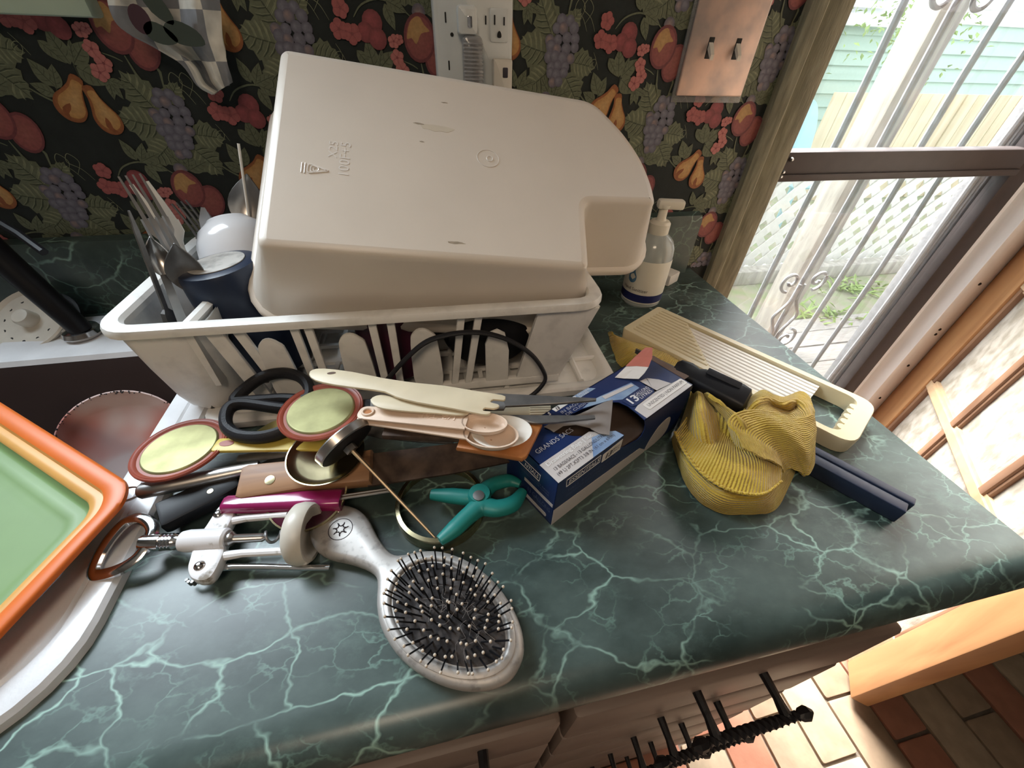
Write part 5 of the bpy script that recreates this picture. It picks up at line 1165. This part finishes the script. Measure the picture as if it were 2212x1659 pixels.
# worm
q = M(); q.lathe(Fr(cf(.062, 0, 0), V((0, 0, 1)), cf.x), [(.006, 0), (.0065, .004), (.0045, .006), (.0038, .007), (.0038, .030), (.002, .033)], 14); part('worm_collar', q, MT['steel'], ck)
q = M(); hx = []
for i in range(60): t = i/59; hx.append(cf(.093+.030*t, .0045*math.cos(t*2*PI*2.3), .0045*math.sin(t*2*PI*2.3)))
q.tube(hx, [.0013]*50+[.0013*(1-i/11) for i in range(10)], 8); part('worm', q, MT['steeldark'], ck)
# bell cup
bl = Fr(cf(.116, .0, .0045), V((0, 0, 1)), cf.x+V((0, 0, .10)))
q = M(); q.lathe(bl, [(.004, .006), (.016, .006), (.022, .003), (.0255, .006), (.0268, .012), (.0262, .018), (.0245, .0205), (.022, .0200), (.0195, .013), (.014, .0095), (.006, .0085), (.004, .0085)], 40, False, False); part('bell', q, MT['porc'], ck, 40)

# ================================================================== JAR RING, CLAMP
rc = P(968, 1108, .0); ring = thing('jar_ring', (rc.x, rc.y, 0), 'brass-coloured jar screw ring lying flat under the teal clamp', 'jar ring')
q = M(); q.lathe(Fr((rc.x-.006, rc.y+.006, 0), (1, 0, 0)), [(.0425, .0005), (.0440, .0012), (.0436, .005), (.0442, .007), (.0436, .009), (.0440, .0125), (.0432, .0150), (.0395, .0155), (.0390, .0148), (.0420, .0138), (.0424, .001)], 64, False, False); part('band', q, MT['brass'], ring)
q = M()
for k in range(3): z = .004+.0030*k; q.tube([V((rc.x-.006+.0428*math.cos(t*2*PI/48), rc.y+.006+.0428*math.sin(t*2*PI/48), z)) for t in range(48)], .0007, 5, closed=True)
part('thread', q, MT['brass'], ring, kind='stuff')
tc_ = thing('teal_clamp', P(1040, 1085, .0), 'teal plastic spring clamp resting across the jar ring', 'clamp')
def tpx(pts, z0, z1, nm, b=.003):
    f = Fr(V((P(1040, 1085, 0).x, P(1040, 1085, 0).y, 0)), (1, 0, 0)); pl_ = ccw(sp2(locpx(f, pts, z1), 4)); q = M(); q.prism(f, pl_, z0, z1, b); return part(nm, q, MT['teal'], tc_, 50)
def jaw(pts, rad, nm):
    sp_ = spline([P(*p) for p in pts], 6); n = len(sp_); rs_l = [rad[min(len(rad)-1, int(i/(n-1)*(len(rad)-1)))]*(1-(i/(n-1)*(len(rad)-1)) % 1)+rad[min(len(rad)-1, int(i/(n-1)*(len(rad)-1))+1)]*((i/(n-1)*(len(rad)-1)) % 1) for i in range(n)]
    q = M(); q.tube(sp_, rs_l, 14, flat=.85); return part(nm, q, MT['teal'], tc_, 60)
jaw([(950, 1168, .022), (982, 1142, .023), (1014, 1112, .024), (1040, 1094, .024), (1074, 1098, .024), (1108, 1088, .023), (1130, 1060, .022)], [.0050, .0080, .0085, .0100, .0085, .0080, .0045], 'long_jaw')
jaw([(932, 1068, .018), (975, 1071, .020), (1015, 1074, .022), (1040, 1066, .022), (1064, 1047, .021), (1098, 1038, .020), (1124, 1046, .020)], [.0055, .0080, .0082, .0090, .0075, .0072, .0040], 'short_jaw')
q = M(); q.lathe(Fr(P(1036, 1074, .024), (1, 0, 0)), [(.010, -.010), (.0115, .004), (.010, .008), (.003, .0085)], 24); part('pivot_boss', q, MT['teal'], tc_)
q = M(); q.lathe(Fr(P(1034, 1072, .0315), (1, 0, 0)), [(.0055, 0), (.0055, .0018), (.003, .0022)], 18); part('rivet', q, MT['steeldark'], tc_)

# ================================================================== THE PILE OF UTENSILS
def lid(name, c, nrm, label, cat='jar lid', gold='gold', rimm='redrim', R_=.0415, face=True):
    t = thing(name, c-V((0, 0, .004)), label, cat); f = Fr(c, (1, .1, 0), nrm)
    q = M(); q.lathe(f, [(.003, -.0012), (R_*.86, -.0012), (R_*.97, -.002), (R_, -.0008), (R_, .0008), (R_*.985, .0016), (R_*.955, .0010), (R_*.935, .0016), (R_*.90, .0012), (R_*.86, -.0002), (R_*.80, -.0002)], 56, True, False); part('seal_rim', q, MT[rimm], t, 30)
    q = M(); q.lathe(f, [(R_*.80, -.0002), (R_*.78, .0012), (R_*.765, .0017), (R_*.755, .0018), (R_*.75, .0018), (R_*.30, .0015), (R_*.10, .0015), (R_*.02, .0015)], 56, False, True); part('disc', q, MT[gold], t, 30)
    return t
lid('canning_disc', P(390, 968, .042), (-.22, .02, .97), 'gold jar lid with red seal leaning low near the sink')
lid('canning_disc', P(694, 886, .066), (-.13, -.02, .99), 'gold jar lid with red seal lying on the scissors')
t = thing('canning_disc', P(712, 995, .046), 'tarnished brass jar lid turned up under the dial thermometer', 'jar lid'); f = Fr(P(706, 984, .043), (1, .1, 0), (.04, -.06, .99))
q = M(); q.lathe(f, [(.003, -.002), (.028, -.002), (.032, .0), (.0362, .0035), (.0366, .0045), (.0355, .0045), (.031, .0010), (.0275, .0), (.003, .0002)], 48); part('dish', q, MT['brass'], t)
t = thing('canning_disc', P(645, 1058, .024), 'plum-coloured lid tilted on edge above the magenta handle', 'jar lid'); f = Fr(P(664, 1066, .024), (1, -.06, -.02), (.02, -.22, .97))
q = M(); q.lathe(f, [(.003, -.0015), (.033, -.0015), (.0355, -.0022), (.0355, .0), (.033, .001), (.003, .001)], 48); part('disc', q, MT['plum'], t)
q = M(); q.lathe(f, [(.0350, -.0024), (.0365, -.0018), (.0365, .0008), (.0350, .0010)], 48, False, False); part('edge', q, MT['brass'], t)

def flatprism(name, pts, z0, z1, mt, label, cat, b=.0012, smooth=4, nm='body', tilt=None):
    ctr = P(sum(p[0] for p in pts)/len(pts), sum(p[1] for p in pts)/len(pts), z1); o = V((ctr.x, ctr.y, 0)); t = thing(name, V((o.x, o.y, z0)), label, cat)
    f = Fr(o, (1, 0, 0)); pl_ = locpx(f, pts, z1); pl_ = ccw(sp2(pl_, smooth)) if smooth else ccw(pl_)
    q = M(); q.prism(f, pl_, z0, z1, b)
    part(nm, q, mt, t, 40); return t, f
def tiltz(t, amount, axis): pass

# wooden-handled knife with a stained blade
wk = thing('wooden_handled_knife', P(650, 1020, .012), 'old knife with a riveted oak handle and a stained blade', 'knife')
wf = frpx((512, 1040), (800, 1003), .036, .040, (0, -.25, 1)); 
hw = [(0, .0150), (.006, .0175), (.04, .0165), (wf.L*.55, .0150), (wf.L*.85, .0165), (wf.L, .0175)]
q = M(); q.prism(wf, ccw([(x, -y) for x, y in hw]+[(x, y) for x, y in hw[::-1]]), -.018, .0, .0035); part('handle', q, MT['oak'], wk)
for x, y in ((.030, -.003), (wf.L-.024, -.006)):
    q = M(); q.lathe(Fr(wf(x, y, 0), wf.x, wf.z), [(.0046, -.001), (.0046, .0004), (.003, .0006)], 16); part('rivet', q, MT['brass'], wk)
q = M(); q.loft([[wf(x, y, z) for y, z in ((-w0, -.012), (-w0, -.009), (w1, -.009), (w1, -.012))] for x, w0, w1 in ((wf.L-.004, .0185, .016), (wf.L+.08, .017, .016), (wf.L+.150, .012, .016), (wf.L+.175, .002, .015))]); part('blade', q, MT['rustblade'], wk, 20)
# black-handled paring knife
bkf = frpx((338, 1112), (512, 1030), .026, .026, (.0, -.15, 1)); pk = thing('paring_knife', bkf(.04, 0, -.02), 'paring knife with a plain black riveted handle pointing at the sink', 'knife')
hw = [(0, .0135), (.004, .0145), (.04, .0135), (bkf.L-.006, .0115), (bkf.L, .0095)]
q = M(); q.prism(bkf, ccw([(x, -y) for x, y in hw]+[(x, y) for x, y in hw[::-1]]), -.016, 0, .003); part('handle', q, MT['black'], pk)
q = M(); q.lathe(Fr(bkf(.042, -.002, 0), bkf.x, bkf.z), [(.0026, -.001), (.0026, .0003), (.0015, .0004)], 12); part('rivet', q, MT['brass'], pk)
q = M(); q.loft([[bkf(x, y, z) for y, z in ((-w0, -.009), (-w0, -.0075), (.009, -.0075), (.009, -.009))] for x, w0 in ((bkf.L-.002, .009), (bkf.L+.06, .008), (bkf.L+.09, -.004))]); part('blade', q, MT['steel'], pk, 0)
# steel handle with hanging loop
sf_ = frpx((300, 1062), (560, 1008), .030, .028, (0, -.1, 1)); so = thing('steel_whisk_handle', sf_(.05, 0, -.02), 'hollow stainless utensil handle with a wire hanging loop', 'utensil')
q = M(); q.tube([sf_(x, 0, 0) for x in (0, .003, .03, .06, sf_.L)], [.006, .0080, .0085, .0078, .0060], 14, flat=.9); part('handle', q, MT['steel'], so)
q = M(); q.tube([sf_(-.004+.0095*math.cos(a*PI/12)-.004, .0072*math.sin(a*PI/12), 0) for a in range(24)], .0011, 7, closed=True); part('hanging_loop', q, MT['steel'], so)
# yellow handle with hole
yf = frpx((462, 960), (660, 955), .044, .046); yh = thing('yellow_scraper', yf(.05, 0, -.01), 'yellow plastic handle with a hang hole tucked under the lids', 'scraper')
q = M(); q.prism(yf, ccw(fillet([(0, -.0085), (yf.L+.03, -.010), (yf.L+.03, .010), (0, .0085)], .004, 3)), -.004, .0, .0012); part('handle', q, MT['yellowp'], yh)
q = M(); q.lathe(Fr(yf(.012, .001, 0), yf.x, yf.z), [(.0055, .0001), (.0055, .0004), (.002, .0004)], 16, sx=1.3, sy=.7); part('hang_hole', q, MT['redrim'], yh)
# magenta-handled pick
gf = frpx((482, 1088), (738, 1078), .026, .024); mg = thing('magenta_handled_pick', gf(.05, 0, -.02), 'glossy magenta plastic handle with a thin steel shank', 'utensil')
secs = [(0, .0065, .005), (.003, .0078, .0066), (.02, .0082, .007), (gf.L*.6, .0095, .008), (gf.L-.004, .0100, .0085), (gf.L, .0092, .0075)]
q = M(); q.loft([[gf(x, y, z-.002) for y, z in rrect(-a, a, -b, b, b*.7, 4)] for x, a, b in secs]); part('handle', q, MT['magenta'], mg)
q = M(); q.tube([gf(gf.L-.004, .003, 0), gf(gf.L+.044, .009, .001)], .0014, 8); q2 = M(); q2.tube([gf(gf.L-.004, .0, 0), gf(gf.L+.044, .006, .001)], .0014, 8)
part('shank', q, MT['steel'], mg); part('shank', q2, MT['steel'], mg)
# peeler blade strip below it
vf = frpx((520, 1104), (738, 1098), .014); vp = thing('steel_peeler', vf(.05, 0, -.004), 'narrow folded steel peeler strip beneath the magenta handle', 'peeler')
q = M(); q.loft([[vf(x, y, z) for y, z in ((-.006, .003), (-.002, 0), (.004, 0), (.007, .003), (.0055, .0035), (.003, .0012), (-.0015, .0012), (-.0048, .0038))] for x in (0, .04, vf.L)]); part('strip', q, MT['steel'], vp, 30)

# big scissors
sz = .058
sc_ = thing('scissors', P(640, 880, .05), 'large open scissors with black loop handles, blades over the bag box', 'scissors')
def loop(pts, nm, r=.0062):
    s = spline([P(*p) for p in pts], 6, True); q = M(); q.tube(s, r, 10, closed=True, flat=1.15); return part(nm, q, MT['rubber'], sc_)
loop([(508, 866, .058), (540, 832, .062), (575, 812, .066), (615, 806, .067), (650, 816, .066), (668, 838, .064), (662, 862, .060), (610, 862, .058), (550, 866, .058)], 'finger_loop')
loop([(492, 925, .052), (488, 898, .056), (500, 878, .058), (530, 872, .058), (590, 880, .057), (640, 888, .055), (650, 905, .054), (620, 928, .053), (570, 944, .052), (520, 942, .050)], 'finger_loop')
for A, B in (((655, 858, .059), (820, 880, .062)), ((640, 890, .056), (820, 868, .060))):
    q = M(); q.tube([P(*A), P(*B)], [.0065, .0055], 8, flat=.6); part('shank', q, MT['rubber'], sc_)
def blade(pts, z0f, nm):
    q = M(); top = [P(x, y, z) for x, y, z in pts]; q.loft([top, [p-V((0, 0, .0022)) for p in top]]); return part(nm, q, MT['steeldark'], sc_, 0)
blade([(800, 862, .066), (1080, 850, .087), (1200, 856, .088), (1288, 860, .090), (1288, 864, .090), (1200, 872, .088), (1092, 877, .087), (1088, 884, .087), (800, 888, .066)], 0, 'blade')
blade([(800, 868, .0620), (1100, 896, .0815), (1180, 897, .082), (1284, 897, .083), (1286, 903, .083), (1200, 912, .082), (1160, 914, .0815), (800, 895, .0620)], 0, 'blade')
q = M(); q.lathe(Fr(P(830, 876, .064), (1, 0, 0)), [(.006, -.006), (.006, .001), (.003, .002)], 16); part('pivot_screw', q, MT['steel'], sc_)
# bright spoon-like metal seen through the loops
q = M(); spf = frpx((560, 928), (640, 905), .042); spoon(Fr(spf(.09, 0, -.004), -spf.x), .10, q, .024, .045); tag(part('teaspoon', q, MT['gold'], None, 35, loc=spf(0, 0, 0)), 'small brassy teaspoon glimpsed through the lower scissor loop', 'spoon')

# dial thermometer
dt = thing('dial_thermometer', P(745, 960, .05), 'steel dial thermometer on edge with its probe across the jar ring', 'thermometer')
T0 = P(764, 976, .062); T1 = P(944, 1166, .010); ax = (T0-T1).normalized(); df = Fr(T0+ax*.006, ax.cross(V((0, 0, 1))), ax)
dff = Fr(P(756, 968, .064)+ax*.006, ax.cross(V((0, 0, 1))), ax)
q = M(); q.lathe(dff, [(.003, -.002), (.026, -.002), (.0275, -.003), (.0285, -.002), (.0290, .005), (.0280, .0062), (.0255, .0062), (.025, .005), (.003, .005)], 40); part('dial_case', q, MT['steel'], dt)
q = M(); q.lathe(dff, [(.003, -.0032), (.0262, -.0032), (.0262, -.0018)], 40, True, False); part('back_plate', q, MT['chip'], dt)
q = M(); q.lathe(dff, [(.006, -.010), (.006, -.004)], 6); part('nut', q, MT['steel'], dt)
q = M(); q.tube([dff(0, 0, -.006), T0, T1], [.0022, .0020, .0013], 8); part('probe', q, mat('dull_bronze', (.30, .235, .16), .4, .8), dt)

# orange-brown board end with blade-like body
ob_, obf = flatprism('wooden_paddle', [(985, 966), (1010, 895), (1060, 890), (1168, 903), (1172, 916), (1138, 984), (1128, 990), (1060, 978)], .0712, .0775, MT['copperwood'], 'orange-brown flat wooden paddle end under the measuring spoons', 'paddle', .002, 0, 'board')
q = M(); q.box(frpx((830, 928), (1000, 935), .072), 0, .09, -.010, .010, -.004, .003, .002); part('shaft', q, MT['rustblade'], ob_)
# measuring spoons
def mspoon(A, B, zA, zB, rx, ry, depth, mt, label, txt=None, hole=True):
    f = frpx(A, B, zA, zB); L_ = f.L; t = thing('measuring_spoon', f(L_*.5, 0, -.006), label, 'measuring spoon', 'measuring spoons on the pile'); cx_ = L_-rx
    hwid = .0085
    q = M(); q.prism(f, ccw(fillet([(0, -hwid), (cx_-rx*.75, -hwid-.002), (cx_-rx*.75, hwid+.002), (0, hwid)], [.008, 0, 0, .008], 5)), -.0022, 0, .0006); part('handle', q, mt, t)
    if hole:
        q = M(); q.tube([f(.010+.0052*math.cos(2*PI*k/20), .0045*math.sin(2*PI*k/20), .0006) for k in range(20)], .0014, 6, closed=True); part('hole_rim', q, mt, t)
        q = M(); q.lathe(Fr(f(.010, 0, .0002), f.x, f.z), [(.0042, 0), (.0042, .0003)], 16); part('hang_hole', q, MT['copperwood'], t)
    n = 36; rg = []
    for sc, z in ((1.0, 0), (1.0, -.002), (.92, -depth*.55), (.70, -depth*.88), (.35, -depth), (.05, -depth)): rg.append([f(cx_+rx*sc*math.cos(2*PI*k/n), ry*sc*math.sin(2*PI*k/n), z) for k in range(n)])
    for sc, z in ((.04, -depth+.0014), (.33, -depth+.0014), (.66, -depth*.86+.0014), (.87, -depth*.5), (.93, 0)): rg.append([f(cx_+rx*sc*math.cos(2*PI*k/n), ry*sc*math.sin(2*PI*k/n), z) for k in range(n)])
    q = M(); q.loft(rg, loop=True); part('bowl', q, mt, t, 50)
    if txt:
        ft = Fr(f(L_-2*rx-.004, .0042, 0), -f.x, f.z); text(txt, ft, 0, 0, .0055, mat('peach_raised', (.80, .64, .52), .4), t, 'raised_lettering', .0002, stretch=.036, depth=.0004)
    return t
mspoon((774, 898), (1120, 944), .080, .089, .026, .0170, .0105, MT['pinkivory'], 'larger peach measuring spoon with a white-edged bowl underneath', None, False)
mspoon((774, 889), (1096, 916), .086, .0955, .0215, .0125, .0090, MT['pinkivory'], 'peach half teaspoon measuring spoon with raised 1/2 TSP', '1/2 TSP')
# white spoon lip behind
q = M(); wl = P(1084, 934, .0815); q.lathe(Fr(wl, (1, -.1, 0)), [(.003, -.006), (.020, -.003), (.027, .002), (.0285, .002), (.021, -.0045), (.003, -.0075)], 36, sx=1.0, sy=.72); t = thing('white_spoon', wl, 'plain white plastic spoon bowl below the peach measuring spoons', 'spoon'); part('bowl', q, MT['palewhite'], t, 50)
# ivory spreaders
A0 = P(700, 812, .075)
sprd, _ = flatprism('ivory_spreader', [(667, 808), (674, 798), (700, 795), (760, 802), (830, 816), (900, 826), (960, 832), (1020, 842), (1084, 852), (1092, 858), (1088, 864), (1066, 862), (1060, 868), (1076, 872), (1078, 878), (1066, 882), (1048, 880), (1044, 886), (1060, 888), (1056, 894), (1040, 894), (980, 882), (900, 868), (855, 856), (830, 845), (780, 838), (720, 830), (680, 820)], .0985, .1015, MT['ivory'], 'ivory plastic spreader with a notched forked tip on top of the pile', 'spreader', .0012, 2, 'blade')
q = M(); q.lathe(Fr(P(716, 806, .1016), (1, 0, 0)), [(.0028, 0), (.0028, .0003)], 12, sx=1.5, sy=.6); part('hang_hole', q, MT['boxin'], sprd)
flatprism('ivory_spatula', [(800, 862), (822, 852), (860, 858), (960, 874), (1010, 886), (1000, 896), (940, 892), (860, 886), (815, 878)], .0940, .0965, MT['ivory'], 'second ivory spatula peeking out below the notched spreader', 'spatula', .001, 3, 'blade')
# ribbed cap and tube by the box
tb = thing('bottle_cap_tube', P(1130, 890, .02), 'cream tube with a ribbed cap lying behind the scissor blades', 'tube'); f = frpx((1095, 888), (1200, 886), .030)
fx = Fr(f(0, 0, 0), V((0, 0, 1)), f.x); q = M(); q.lathe(fx, [(.010, -.05), (.0125, -.048), (.0125, .026), (.010, .028)], 24); part('tube', q, MT['ivory'], tb)
q = M(); n = 64; q.loft([[fx((.0135+.0006*(k % 2))*math.cos(2*PI*k/n), (.0135+.0006*(k % 2))*math.sin(2*PI*k/n), z) for k in range(n)] for z in (.026, .050)]); part('cap', q, MT['ivory'], tb, 20)
# clutter of dark handles deep in the pile
for i, (A, B, z, r_, mt, lb) in enumerate((((560, 985), (640, 975), .026, .006, 'steeldark', 'dull steel handle end showing under the yellow scraper'), ((830, 935), (980, 950), .024, .008, 'steeldark', 'dark flat utensil lying under the paddle shaft'))):
    f = frpx(A, B, z); q = M(); q.tube([f(x, 0, 0) for x in (-.02, 0, f.L*.5, f.L)], [r_*.7, r_, r_, r_*.8], 10, flat=.6); tag(part('utensil_handle', q, MT[mt], None, 35, loc=f(0, 0, 0)), lb, 'utensil')
